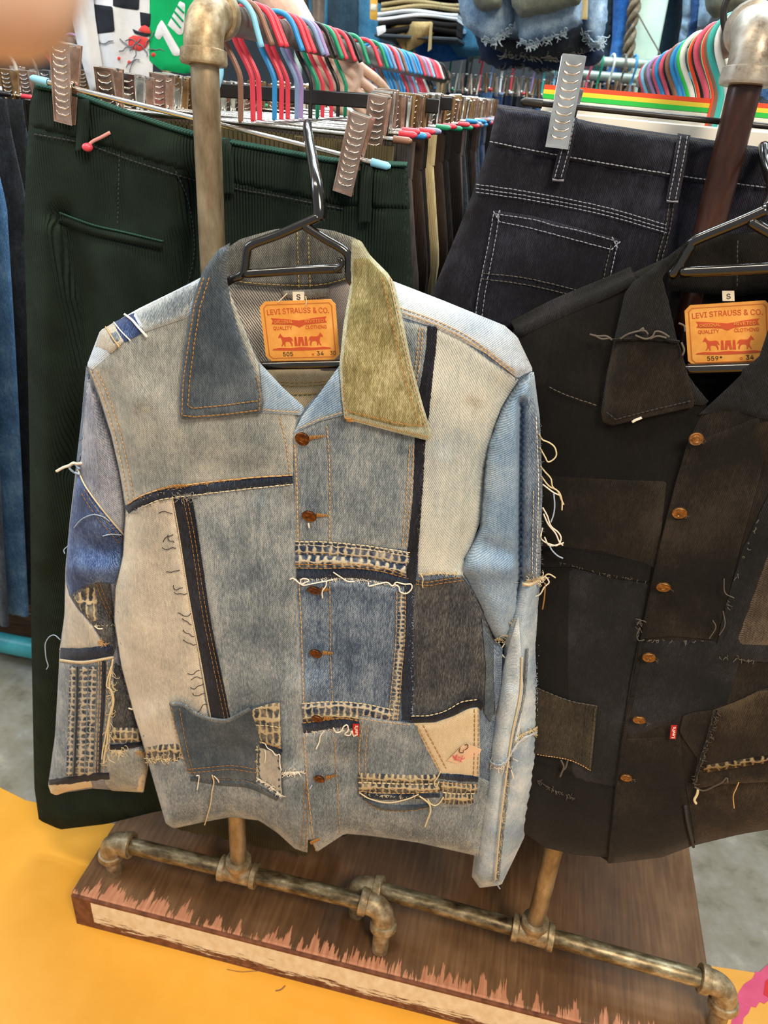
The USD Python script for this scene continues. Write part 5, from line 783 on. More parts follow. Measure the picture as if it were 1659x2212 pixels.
# ------------------------------------------------------------------ green corduroy trousers (front of the left rack)
C = {}
C['green'] = cord('corduroy_green', S('121814'), S('2d3b32'), 0.0040); C['green_edge'] = cord('corduroy_green_edge', S('1d382e'), S('3d6455'), 0.0040)
C['olive'] = cord('corduroy_olive', S('3a3524'), S('6b6248'), 0.006); C['brown'] = cord('corduroy_brown', S('241a14'), S('463831'), 0.006); C['grey'] = cord('ribbed_grey', S('2a2827'), S('55504e'), 0.006)
C['taupe'] = cord('corduroy_taupe', S('40352f'), S('736158'), 0.006); C['cream'] = cord('corduroy_cream', S('a08c62'), S('d8c596'), 0.006); C['black'] = cord('corduroy_black', S('100e0e'), S('2b2725'), 0.005)
C['navy'] = denim('jeans_navy', S('0d1424'), S('1a2640'), S('334a70')); C['blue'] = denim('jeans_blue', S('16274a'), S('274372'), S('4c74ab')); C['indigo'] = denim('jeans_indigo', S('0a0b11'), S('17171f'), S('31323f'), scale=9, wash=1.3, streak=0.4, twill=0.25)
C['mid'] = denim('jeans_mid_blue', S('27466e'), S('3f6ca0'), S('78a4d0')); C['charcoal'] = denim('jeans_charcoal', S('14171c'), S('242a31'), S('434c55')); C['slate'] = denim('jeans_slate', S('212a38'), S('3a475a'), S('5f7085'))
GO = [(75, 180), (160, 200), (300, 250), (430, 290), (600, 322), (735, 346), (880, 352), (888, 440), (892, 620), (890, 1100), (870, 1650), (640, 1740), (420, 1740), (330, 1755), (230, 1780), (130, 1792), (84, 1772), (74, 1700), (68, 1400), (64, 1000), (58, 700), (52, 480), (58, 320)]
GS = Surf(GO, 1.004, 0.0, 0.014, 46, noise=0.006, seed=51, nsc=9, ridges=[([(132, 470), (180, 640), (190, 800), (160, 1000)], 26, -0.020), ([(100, 500), (100, 1200)], 34, 0.012), ([(420, 400), (400, 640), (300, 900)], 30, -0.018), ([(250, 560), (270, 900), (240, 1400)], 60, 0.012), ([(280, 1750), (150, 1770)], 40, 0.012), ([(360, 330), (390, 480)], 30, 0.008), ([(820, 380), (840, 640)], 26, 0.008), ([(640, 420), (660, 700)], 40, 0.006), ([(740, 420), (745, 640)], 16, -0.008), ([(200, 260), (260, 480)], 30, -0.004)])
gt = thing('corduroy_trousers', 'dark green corduroy trousers clipped in front of the left rack', 'trousers')
patch('leg', [(62, 262), (180, 296), (300, 330), (440, 372), (446, 600), (430, 1000), (420, 1500), (400, 1742), (330, 1755), (230, 1780), (130, 1792), (84, 1772), (74, 1700), (68, 1400), (64, 1000), (58, 700), (52, 480), (57, 330)], GS, C['green'], gt, off=0.0, th=0.004, step=11, edge=8, back=0.03)
patch('leg', [(440, 372), (600, 410), (740, 440), (884, 450), (892, 620), (890, 1100), (872, 1600), (700, 1700), (560, 1640), (520, 1200), (480, 800), (446, 600)], GS, C['green'], gt, off=0.0, th=0.004, step=11, edge=8, back=0.03)
patch('waistband', [(75, 180), (160, 200), (300, 250), (430, 290), (600, 322), (735, 346), (880, 352), (886, 452), (740, 446), (600, 416), (440, 384), (300, 342), (180, 302), (61, 274), (64, 230)], GS, C['green'], gt, off=0.003, th=0.006, step=8, edge=7)
band('waistband_edge', [(75, 184), (160, 203), (300, 252), (430, 292), (600, 325), (735, 348), (880, 356)], 13, GS, C['green_edge'], gt, off=0.0062, rows=7, bulge=0.004, label='paler worn top edge')
for l in ([(182, 214), (180, 260), (176, 326)], [(792, 354), (790, 410), (788, 482)], [(486, 300), (490, 360), (492, 420)]): band('belt_loop', l, 27, GS, C['green'], gt, off=0.009, rows=7, bulge=0.003)
band('pocket_welt', [(130, 470), (200, 496), (270, 512), (352, 530)], 22, GS, C['green'], gt, off=0.006, rows=7, bulge=0.003); band('pocket_edge', [(128, 460), (200, 486), (270, 502), (352, 522)], 5, GS, C['green_edge'], gt, off=0.0095, label='paler pocket edge')
stitch([(258, 334), (256, 400), (254, 486)], GS, T_DK, gt, off=0.004, r=0.0007); stitch([(380, 370), (408, 440), (420, 540), (400, 640)], GS, T_DK, gt, off=0.004, r=0.0008)
stitch([(74, 290), (180, 310), (300, 352), (440, 394), (600, 424), (740, 452)], GS, T_DK, gt, off=0.003, r=0.0009)
pinp = spline(GS.at(np.array([188., 200, 220, 238]), np.array([318., 306, 296, 286]), np.array([.016, .014, .012, .006])), 0.003)
obj('tag_pin', tube(pinp, 0.0022, 8), plain('pin_pink', S('c98a86'), 0.35), gt, smooth=True, label='pink plastic tag pin'); b = trimesh.creation.icosphere(2, 0.0058); b.apply_scale([1.25, 1, .9]); b.apply_translation(GS.at(189., 318., 0.016)); obj('pin_head', b, plain('pin_red', S('dd4a5c'), 0.3), gt, smooth=True, label='red pin head')

# ------------------------------------------------------------------ dark indigo jeans (front of the right rack)
JO = [(1075, 225), (1180, 240), (1280, 264), (1450, 290), (1659, 320), (1800, 340), (1840, 700), (1850, 1300), (1800, 1650), (1180, 1650), (1000, 1300), (920, 900), (900, 760), (930, 640), (980, 520), (1020, 420), (1055, 310)]
JS = Surf(JO, 1.006, 0.0, 0.016, 60, noise=0.005, seed=61, nsc=9, ridges=[([(1120, 560), (1100, 800)], 30, 0.006), ([(1500, 300), (1440, 700)], 22, -0.008), ([(1000, 480), (950, 700)], 22, -0.008), ([(1160, 480), (1150, 640)], 12, -0.004), ([(1330, 520), (1310, 660)], 14, -0.004), ([(1250, 300), (1420, 330)], 40, 0.004)])
jt = thing('jeans', 'dark indigo jeans with pale topstitching clipped on the right rack', 'jeans')
patch('leg', [(1058, 306), (1200, 340), (1470, 384), (1450, 700), (1400, 1100), (1380, 1640), (1180, 1640), (1000, 1300), (920, 900), (902, 760), (930, 640), (980, 520), (1020, 420)], JS, C['indigo'], jt, off=0.0, th=0.003, step=11, edge=7, back=0.03, fade=.15)
patch('leg', [(1470, 384), (1659, 408), (1800, 430), (1840, 700), (1850, 1300), (1800, 1640), (1420, 1640), (1400, 1100), (1450, 700)], JS, C['indigo'], jt, off=0.0, th=0.003, step=12, edge=7, back=0.03)
patch('waistband', [(1075, 225), (1180, 240), (1280, 264), (1450, 290), (1659, 320), (1800, 340), (1796, 436), (1659, 414), (1470, 388), (1200, 343), (1056, 313), (1064, 270)], JS, C['indigo'], jt, off=0.0035, th=0.005, step=9, edge=6, fade=.2)
stitch([(1058, 306), (1200, 334), (1470, 380), (1659, 406), (1790, 424)], JS, T_JN, jt, off=0.0062, r=0.0007); stitch([(1076, 232), (1180, 247), (1280, 271), (1450, 297), (1659, 327)], JS, T_SM, jt, off=0.0082, r=0.0005)
for l in ([(1234, 252), (1222, 320), (1205, 388)], [(1478, 290), (1466, 360), (1452, 434)]):
    band('belt_loop', l, 28, JS, C['indigo'], jt, off=0.010, rows=7, bulge=0.003)
    for dx in (-7, 7): stitch([(l[0][0] + dx, l[0][1] + 4), (l[1][0] + dx, l[1][1]), (l[2][0] + dx, l[2][1] - 3)], JS, T_JN, jt, off=0.0135, r=0.0006)
    band('bar_tack', [(l[2][0] - 12, l[2][1]), (l[2][0] + 13, l[2][1] + 2)], 6, JS, T_JN, jt, off=0.012, sp=False)
for dy in (0, 9, 17): stitch([(1028, 398 + dy), (1150, 416 + dy), (1300, 446 + dy), (1440, 486 + dy)], JS, T_JN, jt, off=0.003, r=0.0006)
for dx in (0, 10): stitch([(1446 + dx, 440), (1436 + dx, 500), (1420 + dx, 560), (1408 + dx, 640)], JS, T_SM, jt, off=0.003, r=0.0006)
pk = patch('back_pocket', [(1068, 454), (1150, 466), (1240, 490), (1338, 516), (1334, 540), (1316, 620), (1300, 700), (1200, 720), (1020, 700), (1034, 620), (1056, 520)], JS, C['indigo'], jt, off=0.005, th=0.003, step=8, fade=.2, fw=8, label='back pocket outlined in pale topstitching')
for ln in ([(1070, 462), (1150, 474), (1200, 488), (1250, 498), (1334, 522)], [(1074, 478), (1150, 494), (1240, 518), (1324, 540)], [(1066, 462), (1056, 520), (1036, 620), (1026, 690)], [(1078, 466), (1068, 530), (1050, 620), (1040, 690)], [(1334, 524), (1320, 590), (1306, 660)], [(1320, 530), (1306, 590), (1292, 660)], [(1040, 590), (1130, 600), (1220, 620), (1300, 642)], [(1038, 602), (1130, 614), (1220, 634), (1296, 656)]): stitch(ln, JS, T_JN if ln[0][1] < 530 else T_SM, pk, off=0.0072, r=0.0006)
for a in ([(1066, 456), (1078, 478)], [(1080, 454), (1074, 470)], [(1322, 512), (1334, 536)], [(1340, 522), (1320, 540)]): stitch(a, JS, T_JN, pk, off=0.0076, r=0.0009, sp=False)
# ------------------------------------------------------------------ clip hangers (origin: middle of the bar)
HOOKZ = ZR - 1.555                                   # rail axis above the bar
def hook_curve(dy=0.0):
    P = [(.041, -.022), (.033, -.006), (.025, .010), (.014, .0195), (0, .0222), (-.013, .0195), (-.023, .009), (-.0265, -.004), (-.023, -.018), (-.015, -.032), (-.007, -.045), (-.001, -.058), (0, -.070), (0, -HOOKZ)]
    return spline([(x, dy * min(1, max(0, (HOOKZ + z) / (HOOKZ - .03))), HOOKZ + z) for x, z in P], 0.004)
def clip_parts(parent, x, m, tilt, sw):
    """sprung trouser clip on the bar at x: front plate with pressed ribs, back plate, spring roll"""
    A = TM((x, 0, 0.004), rx=0, ry=tilt); tr = lambda g: (trimesh.transform_points(g[0] if isinstance(g, tuple) else g.vertices, A), g[1] if isinstance(g, tuple) else g.faces)
    Rz = lambda a, d: TM((0, d, 0), rx=a)
    def plate(s):
        g = box((-.0125, -.0011, -.046), (.0125, .0011, .044), .0007); rim = [box((-.0125, -.0028, -.046), (-.0108, -.001, .044)), box((.0108, -.0028, -.046), (.0125, -.001, .044)), box((-.0108, -.0028, .042), (.0108, -.001, .044)), box((-.0108, -.0028, -.046), (.0108, -.001, -.044))]
        v, f = cat([g] + rim); v = trimesh.transform_points(v, Rz(.12, -.0085) if s < 0 else Rz(-.12, .0085) @ TM((0, 0, 0), rz=math.pi)); return v, f
    c = obj('clip', tr(plate(-1)), M[m], parent, smooth=False); obj('back_plate', tr(plate(1)), M[m], c, smooth=False)
    ribs = []
    for k in range(10):
        z = -.036 + k * .0078; p = np.array([(-.0085, -.0016, z + .003), (-.0055, -.0026, z), (.0055, -.0026, z), (.0085, -.0016, z + .003)]); v, f = tube(resample(p, .003), .0011, 6); ribs.append((trimesh.transform_points(v, Rz(.12, -.0085)), f))
    obj('top_lip', tr(box((-.0125, -.0045, .0405), (.0125, .0045, .0445), .001)), M['chrome'], c, smooth=False)
    obj('pressed_ribs', tr(cat(ribs)), M['chrome'], c, smooth=True)
    obj('spring_roll', tr(lathe([(0, .002), (0, .0042), (.022, .0042), (.022, .002)], (-.011, 0, 0), (1, 0, 0), 12)), M['chrome'], c, smooth=True)
def hanger_proto(name, hookm, kind, clipm, half=0.19, dy=0.0):
    t = thing('clip_hanger', 'x', 'hanger')
    if hookm == 'rainbow':
        hc = hook_curve()
        for k, (cm, dx) in enumerate((('orange', -.0035), ('white', 0), ('lime', .0035))): obj('hook_strand' if k else 'hook', tube(hc + [0, dx, 0], 0.0025, 8), M['c_' + cm], t, smooth=True)
    else: obj('hook', tube(hook_curve(dy), 0.0036, 8), M['c_' + hookm], t, smooth=True)
    if kind == 'wire':
        obj('bar', tube(resample(np.array([(-half - .012, 0, 0), (half + .012, 0, 0)]), .05), 0.0031, 10), M['white_bar' if hookm in ('white', 'teal', 'rainbow') else 'chrome'] if hookm != 'black' else M['c_black'], t, smooth=True)
        for s in (-1, 1): obj('end_cap', lathe([(0, .0035), (0, .0048), (.02, .0044), (.024, .002), (.0245, 0)], (s * (half + .012), 0, 0), (s * 9, 0, 0), 12), M['c_' + (hookm if hookm != 'rainbow' else 'orange')], t, smooth=True)
    else:
        fm = {'flat_black': 'c_black', 'flat_white': 'white_bar', 'flat_rainbow': 'white_bar'}[kind]; zl = {'flat_black': .022, 'flat_white': .0, 'flat_rainbow': .014}[kind]
        obj('bar', box((-half - .02, -.003, zl), (half + .02, .003, zl + .021), .0015), M[fm], t, smooth=False)
        if kind == 'flat_rainbow':
            for k, cm in enumerate(('lime', 'c_yel', 'orange')): obj('bar_stripe', box((-half - .02, -.0031, .0352 + k * .0052), (half + .02, .0031, .0403 + k * .0052)), M['c_' + cm] if k != 1 else M['yel'], t, smooth=False)
    rs = np.random.RandomState(len(hookm) * 7 + len(kind))
    for s in (-1, 1): clip_parts(t, s * (half - .012), clipm, rs.uniform(-.12, .12), 0)
    return t
M['yel'] = plain('coated_yellow', S('f2d53c'), 0.36)
# ------------------------------------------------------------------ trousers made by measure (origin: middle of the hanger bar)
def trouser_proto(name, m, half=0.21, hip=0.235, hem=0.15, length=1.38, seed=0, label='x', band_m=None, th=0.017):
    rs = np.random.RandomState(seed); t = thing(name, label, 'trousers' if 'trousers' in name else 'jeans'); nz, nr = 34, 28; ph = rs.uniform(0, 6, 6)
    def shell(x0, x1, z, thick, fold):
        """closed flattened tube from top to bottom; x0, x1 outer edges at each z"""
        a = np.linspace(0, 2 * np.pi, nr, endpoint=False); ca, sa = np.cos(a), np.sin(a); V = []
        for k in range(len(z)):
            c, w = (x0[k] + x1[k]) / 2, (x1[k] - x0[k]) / 2; u = np.sign(ca) * np.abs(ca) ** 0.8; x = c + w * u; ff = fold[k] * (np.sin(u * 5 + ph[0] + z[k] * 3) * .6 + np.sin(u * 9 + ph[1] - z[k] * 4) * .4)
            y = thick[k] * np.sign(sa) * np.abs(sa) ** 0.7 + ff; V.append(np.stack([x, y, np.full(nr, z[k]) + .004 * np.sin(u * 4 + ph[2]) * (k > len(z) - 3)], 1))
        v = np.vstack(V); i, j = np.meshgrid(np.arange(len(z) - 1), np.arange(nr), indexing='ij'); k2 = (j + 1) % nr; q = np.stack([i * nr + j, (i + 1) * nr + j, (i + 1) * nr + k2, i * nr + k2], -1).reshape(-1, 4)
        f = np.vstack([q[:, [0, 1, 2]], q[:, [0, 2, 3]]]); return v, f[:, ::-1]
    z = np.r_[np.linspace(-.05, -.26, 9), np.linspace(-.29, -length, nz - 9)]; tt = (z + .05) / (-length + .05)
    out = np.where(z > -.2, half + (hip - half) * np.clip((-.05 - z) / .15, 0, 1), hip + (hem * 2 - hip) * 0 - (hip - hem - .01) * np.clip((-.2 - z) / (length - .2), 0, 1)); inn = np.where(z > -.26, 0.006, -.004 + .016 * np.clip((-.26 - z) / length, 0, 1)) * 1.0
    fold = .002 + .006 * np.clip(tt * 3, 0, 1); thick = th * (1 - .25 * tt)
    for s in (-1, 1): obj('leg', shell(*( (inn, out) if s > 0 else (-out, -inn)), z, thick, fold), m, t, smooth=True)
    zb = np.linspace(-.008, -.054, 6); obj('waistband', shell(np.full(6, -half - .002), np.full(6, half + .002), zb, np.full(6, th + .003), np.full(6, .002)), band_m or m, t, smooth=True)
    for x in (-half * .75, -half * .2, half * .45, half * .85): obj('belt_loop', box((x - .006, -th - .0065, -.062), (x + .006, -th - .002, -.006), .0012), m, t, smooth=False)
    return t
LT = [('olive', 'olive corduroy trousers'), ('grey', 'ribbed grey trousers'), ('taupe', 'taupe corduroy trousers'), ('brown', 'brown corduroy trousers'), ('black', 'black corduroy trousers'), ('cream', 'cream corduroy trousers'), ('navy', 'navy blue jeans'), ('blue', 'blue jeans'), ('charcoal', 'charcoal jeans'), ('slate', 'slate blue jeans'), ('mid', 'mid blue jeans')]
TP, HP, firstT, firstH = {}, {}, {}, {}
def place(src, first, key, name, label, Mx, group):
    if key not in first:
        first[key] = 1; set_M(src, Mx); tag(src, label, None, group); return src
    return copy_of(src, name, label, Mx, group)
ORD = ['first', 'second', 'third', 'fourth', 'fifth', 'sixth', 'seventh', 'eighth', 'ninth', 'tenth', 'eleventh', 'twelfth', 'thirteenth', 'fourteenth', 'fifteenth', 'sixteenth', 'seventeenth', 'eighteenth', 'nineteenth', 'twentieth', 'twenty-first', 'twenty-second', 'twenty-third', 'twenty-fourth', 'twenty-fifth', 'twenty-sixth', 'twenty-seventh', 'twenty-eighth', 'twenty-ninth', 'thirtieth', 'thirty-first', 'thirty-second', 'thirty-third', 'thirty-fourth', 'thirty-fifth', 'thirty-sixth', 'thirty-seventh', 'thirty-eighth', 'thirty-ninth', 'fortieth']
DESC = dict(LT); CN = {'lightblue': 'light blue', 'slate': 'slate blue', 'lime': 'lime green', 'pinkish': 'pink', 'rainbow': 'rainbow striped'}
GRP = {1: 'on the left rack', 2: 'on the right rack', 3: 'on the far left rack', 4: 'on the back rack'}
def hang(hk_, kind, tr, X, Y, z0, i, where, seed, hf=0.19, dy=0.0, ry=None, half=None, clipm=None, rot=0.0, shape='std'):
    rs = np.random.RandomState(seed); cm = clipm or ['chrome', 'coppery', 'brass'][rs.randint(3)]; key = (hk_, kind, cm, hf, dy)
    if key not in HP: HP[key] = hanger_proto('clip_hanger', hk_, kind, cm, hf, dy)
    Mx = TM((X, Y, z0), rz=rot + rs.uniform(-.05, .05), ry=rs.uniform(-.02, .03) if ry is None else ry)
    place(HP[key], firstH, key, 'clip_hanger', f"{CN.get(hk_, hk_)} hooked clip hanger, {ORD[i]} {where}", Mx, 'clip hangers ' + GRP[seed // 100])
    if tr:
        tk = (tr, shape)
        if tk not in TP:
            kw = dict(std={}, thick=dict(th=.027), short=dict(length=1.12), wide=dict(half=.25, hip=.272, hem=.2, length=1.12), slim=dict(half=.25, hip=.262, hem=.10, length=1.24, th=.014))[shape]
            TP[tk] = trouser_proto('corduroy_trousers' if 'corduroy' in DESC[tr] else 'ribbed_trousers' if 'ribbed' in DESC[tr] else 'jeans', C[tr], seed=len(TP) + 3, **kw)
        MT = TM((rs.uniform(-.008, .008), 0, 0)) if shape in ('std', 'thick') else np.eye(4)
        place(TP[tk], firstT, tk, TP[tk].GetName().rstrip('0123456789_'), f'{DESC[tr]}, {ORD[i]} {where}', Mx @ MT, 'trousers and jeans ' + GRP[seed // 100])
LEFTROW = [(1.006, 'lightblue', 'wire', None), (1.055, 'brown', 'wire', 'olive'), (1.10, 'red', 'wire', None), (1.125, 'red', 'wire', 'grey'), (1.185, 'blue', 'wire', 'taupe'), (1.215, 'red', 'wire', None), (1.245, 'red', 'wire', 'brown'), (1.288, 'slate', 'wire', None), (1.31, 'lilac', 'wire', 'black'), (1.36, 'black', 'flat_black', 'cream'), (1.40, 'green', 'wire', None), (1.43, 'red', 'wire', 'brown'), (1.485, 'red', 'wire', 'black'), (1.53, 'black', 'flat_black', None), (1.58, 'green', 'wire', 'navy'), (1.69, 'red', 'wire', 'black'), (1.74, 'green', 'wire', 'taupe'), (1.80, 'blue', 'wire', 'charcoal'), (1.84, 'slate', 'wire', 'black'), (1.875, 'red', 'wire', 'navy'), (1.91, 'slate', 'wire', 'black'), (1.945, 'brown', 'wire', 'brown'), (1.98, 'blue', 'wire', 'navy'), (2.01, 'blue', 'wire', 'charcoal'), (2.045, 'blue', 'wire', 'black'), (2.08, 'brown', 'wire', 'navy'), (2.115, 'blue', 'wire', 'slate'), (2.15, 'blue', 'wire', 'navy'), (2.19, 'red', 'wire', 'charcoal'), (2.23, 'grey', 'wire', 'navy'), (2.27, 'lilac', 'wire', 'black'), (2.31, 'pinkish', 'wire', 'navy'), (2.35, 'lightblue', 'wire', 'charcoal'), (2.39, 'pinkish', 'wire', 'navy'), (2.43, 'red', 'wire', 'slate'), (2.48, 'red', 'wire', 'navy'), (2.53, 'white', 'wire', 'navy'), (2.58, 'black', 'wire', 'charcoal'), (2.64, 'black', 'wire', 'navy')]
for i, (Y, hk_, kd, tr) in enumerate(LEFTROW):
    if i == 0: hang(hk_, kd, None, -0.436, 0.984, 1.557, i, 'on the left rack counted from the front', 100, ry=0.145, clipm='coppery', hf=0.199, dy=0.052)
    else: hang(hk_, kd, tr, -0.42, Y, 1.555, i, 'on the left rack counted from the front', 100 + i, shape='thick' if Y < 1.6 else 'std')
RIGHTROW = [(1.006, 'black', 'wire', None), (1.048, 'white', 'flat_white', 'blue'), (1.086, 'teal', 'flat_white', 'navy'), (1.122, 'brown', 'wire', 'charcoal'), (1.158, 'rainbow', 'flat_rainbow', 'navy'), (1.20, 'pinkish', 'wire', 'blue'), (1.245, 'black', 'wire', 'navy'), (1.29, 'rainbow', 'flat_rainbow', 'charcoal'), (1.335, 'white', 'wire', 'navy'), (1.385, 'lime', 'wire', 'navy'), (1.44, 'blue', 'wire', 'slate'), (1.495, 'blue', 'wire', 'navy'), (1.555, 'brown', 'wire', 'charcoal'), (1.62, 'black', 'wire', 'navy'), (1.69, 'pinkish', 'wire', 'navy'), (1.77, 'blue', 'wire', 'blue'), (1.85, 'pinkish', 'wire', 'navy'), (1.94, 'lilac', 'wire', 'charcoal'), (2.03, 'grey', 'wire', 'navy'), (2.12, 'lightblue', 'wire', 'navy'), (2.2, 'pinkish', 'wire', 'slate')]
for i, (Y, hk_, kd, tr) in enumerate(RIGHTROW):
    if i == 0: hang(hk_, kd, None, 0.167, 0.982, 1.594, i, 'on the right rack counted from the front', 200, ry=0.03, clipm='chrome', dy=0.06)
    else: hang(hk_, kd, tr, 0.167, Y, 1.567, i, 'on the right rack counted from the front', 200 + i, shape='wide' if i < 5 else 'short')
# rack along the left side
XL3 = -1.34
r3 = thing('pipe_rack', 'pipe clothes rack at the far left, holding dark and blue jeans', 'clothes rack')
obj('rail', cyl((XL3, 1.2, ZR), (XL3, 2.75, ZR)), M['rail'], r3, smooth=True)
for Y in (1.22, 2.72): obj('post', cyl((XL3, Y, 0.0), (XL3, Y, ZR - .018)), M['pipe'], r3, smooth=True)
for i, (Y, hk_, tr) in enumerate([(1.40, 'red', 'slate'), (1.455, 'white', 'mid'), (1.51, 'grey', 'charcoal'), (1.57, 'black', 'charcoal'), (1.63, 'red', 'black'), (1.70, 'grey', 'charcoal'), (1.77, 'pinkish', 'navy'), (1.84, 'red', 'black'), (1.92, 'white', 'charcoal'), (2.0, 'grey', 'navy'), (2.08, 'red', 'charcoal'), (2.17, 'lilac', 'black'), (2.26, 'grey', 'navy'), (2.34, 'green', 'charcoal'), (2.42, 'white', 'black'), (2.5, 'lilac', 'navy'), (2.58, 'white', 'charcoal')]):
    hang(hk_, 'wire', tr, XL3, Y, 1.555, i, 'on the far left rack counted from the front', 300 + i, shape='slim')
# low rack across the back: hangers seen edge on
r4 = thing('pipe_rack', 'pale pipe clothes rack across the back of the aisle', 'clothes rack'); YB = 3.05; ZB = 1.735
M['pale_pipe'] = noisy('pale_pipe', [(0.3, S('7f9088')), (0.7, S('b7c6bc'))], 20, 5, (0.3, 0.5), metal=0.3)
obj('rail', cyl((-1.0, YB, ZB), (0.62, YB, ZB), 0.014), M['pale_pipe'], r4, smooth=True)
for X in (-.99, .6): obj('post', cyl((X, YB, 0), (X, YB, ZB - .014), 0.014), M['pale_pipe'], r4, smooth=True)
cols = ['red', 'lime', 'lightblue', 'blue', 'lime', 'green', 'white', 'grey', 'red', 'slate', 'white', 'red', 'grey', 'lilac', 'teal', 'lightblue', 'pinkish', 'lilac', 'pinkish', 'green', 'white', 'grey', 'blue']
for i, hk_ in enumerate(cols): hang(hk_, 'wire', ['navy', 'slate', 'blue', 'charcoal', 'mid'][i * 3 % 5], -.62 + i * .036, YB, ZB - HOOKZ, i, 'from the left on the back rack', 400 + i, rot=math.pi / 2 + .25)
# ------------------------------------------------------------------ people: a shopper's arm behind the left rail, the photographer's thumb
import manifold3d as m3
M['skin'] = mat('skin', {'g': ('geometry', {}), 'n': ('noise_texture', {'scale': 60, 'detail': 4.0}), 'r': ('rgb_ramp', {'ramp': [(0.3, S('c4a190')), (0.7, S('d6b7a6'))]}), 'b': ('bump', {'strength': 0.15, 'distance': 0.001}), 'p': ('principled_bsdf', {'roughness': 0.5, 'subsurface_weight': 0.15, 'subsurface_radius': (0.01, 0.004, 0.002), 'subsurface_scale': 1.0})},
    [('g.position', 'n.vector'), ('n.fac', 'r.fac'), ('r.color', 'p.base_color'), ('n.fac', 'b.height'), ('b.normal', 'p.normal')])
M['nail'] = plain('nail', S('e4b9a4'), 0.3)
def bone(a, b, ra, rb):
    A, B = (m3.Manifold.sphere(r, 20).translate(list(map(float, p))) for p, r in ((a, ra), (b, rb))); return m3.Manifold.batch_hull([A, B])
def limb_mesh(bones, res=0.004, it=10):
    g = bones[0]
    for x in bones[1:]: g = g + x
    g = g.refine_to_length(res).to_mesh(); t = trimesh.Trimesh(g.vert_properties[:, :3], g.tri_verts, process=True); trimesh.smoothing.filter_taubin(t, iterations=it); return t
def hand_bones(wrist, d, n, s, curl=(.5, .55, .6, .7), spread=.09, k=1.0, thumb_in=.5):
    """wrist point, d: direction to the knuckles, n: out of the back of the hand, s: towards the thumb"""
    w, d, n, s = (np.array(v, float) for v in (wrist, d, n, s)); d /= np.linalg.norm(d); n = n - d * (n @ d); n /= np.linalg.norm(n); s = np.cross(n, d) * np.sign(np.cross(n, d) @ s)
    B = []; tips = []; kn = []
    for i, (off, L0, ls) in enumerate(((.028, .088, (.042, .026, .021)), (.009, .091, (.046, .030, .022)), (-.010, .086, (.042, .028, .021)), (-.028, .078, (.033, .021, .019)))):
        base = w + k * (s * off * .55 + d * .012); q = w + k * (s * off + d * L0); B += [bone(base, q, .0135 * k, .0105 * k)]; kn.append(q); a = spread * (1.2 - i * .8); dirf = d * math.cos(a) + s * math.sin(a)
        for j, l in enumerate(ls):
            ang = curl[i] * (.6 if j == 0 else 1.0); ax = np.cross(n, dirf); dirf = dirf * math.cos(ang) - n * math.sin(ang); n_ = n; nxt = q + dirf * l * k; B.append(bone(q, nxt, (.0096 - j * .0008) * k, (.0090 - j * .0009) * k)); q = nxt
        tips.append((q, dirf.copy()))
    for a, b in ((0, 1), (1, 2), (2, 3)): B.append(bone(kn[a], kn[b], .0105 * k, .0105 * k)); B.append(bone((kn[a] + w) / 2, (kn[b] + w) / 2, .0135 * k, .0135 * k))
    t0 = w + k * (s * .022 + d * .02 - n * .006); t1 = t0 + k * (s * .026 + d * .030 - n * .010); t2 = t1 + k * (s * .010 * (1 - thumb_in) + d * .030 - n * .012 * thumb_in); t3 = t2 + k * (-s * .006 * thumb_in + d * .024 - n * .008)
    B += [bone(t0, t1, .0155 * k, .0125 * k), bone(t1, t2, .0120 * k, .0105 * k), bone(t2, t3, .0102 * k, .0085 * k)]; tips.append((t3, t3 - t2)); return B, tips
def nails(parent, tips, n, k=1.0):
    for q, d in tips:
        d = d / np.linalg.norm(d); nn = n - d * (n @ d); nn /= np.linalg.norm(nn); g = trimesh.creation.icosphere(2, 1.0); s = np.cross(d, nn); A = np.eye(4); A[:3, 0], A[:3, 1], A[:3, 2], A[:3, 3] = s * .0055 * k, d * .0065 * k, nn * .0022 * k, q + nn * .0070 * k + d * .002 * k; g.apply_transform(A); obj('fingernail', g, M['nail'], parent, smooth=True)
pt_ = lambda x, y, Y: at(float(x), float(y), Y)
pa = thing('person', "shopper's bare forearm and hand reaching in behind the left rail", 'person')
el, wr = pt_(560, -60, 1.66), pt_(688, 118, 1.62)
dd = pt_(762, 176, 1.62) - wr; Bn, tips = hand_bones(wr, dd, (0.15, -1, 0.2), pt_(730, 200, 1.62) - wr, curl=(.55, .6, .65, .7), k=.98)
Bn += [bone(el, (el + wr) / 2, .040, .036), bone((el + wr) / 2, wr, .036, .025), bone(wr, wr + dd * .15, .024, .022)]
obj('arm', limb_mesh(Bn), M['skin'], pa, smooth=True); nails(pa, tips, np.array([.15, -1, .2]))
ph = thing('person', "photographer's blurred thumb and hand at the top left edge of the picture", 'person')
Yh = 0.118; tip = pt_(2, -52, Yh); fw = np.array([0.62, 0.1, -0.78]); fw /= np.linalg.norm(fw)
wr = tip - fw * .105 + np.array([-.05, .03, .035]); Bn, tips = hand_bones(wr, (-.35, .35, .75), (-.55, .75, -.2), tip - wr, curl=(.5, .5, .55, .6), k=1.0)
Bn = Bn[:-3]; t0 = wr + (tip - wr) * .25; t1 = wr + (tip - wr) * .62 + np.array([0, .006, .006])
Bn += [bone(wr, t0, .022, .019), bone(t0, t1, .018, .0145), bone(t1, tip, .0135, .0112), bone(wr - np.array([.05, .02, .16]) * np.array([1, -1, -1]) * 0 + np.array([-.09, -.02, -.02]), wr, .034, .027)]
obj('hand', limb_mesh(Bn), M['skin'], ph, smooth=True)

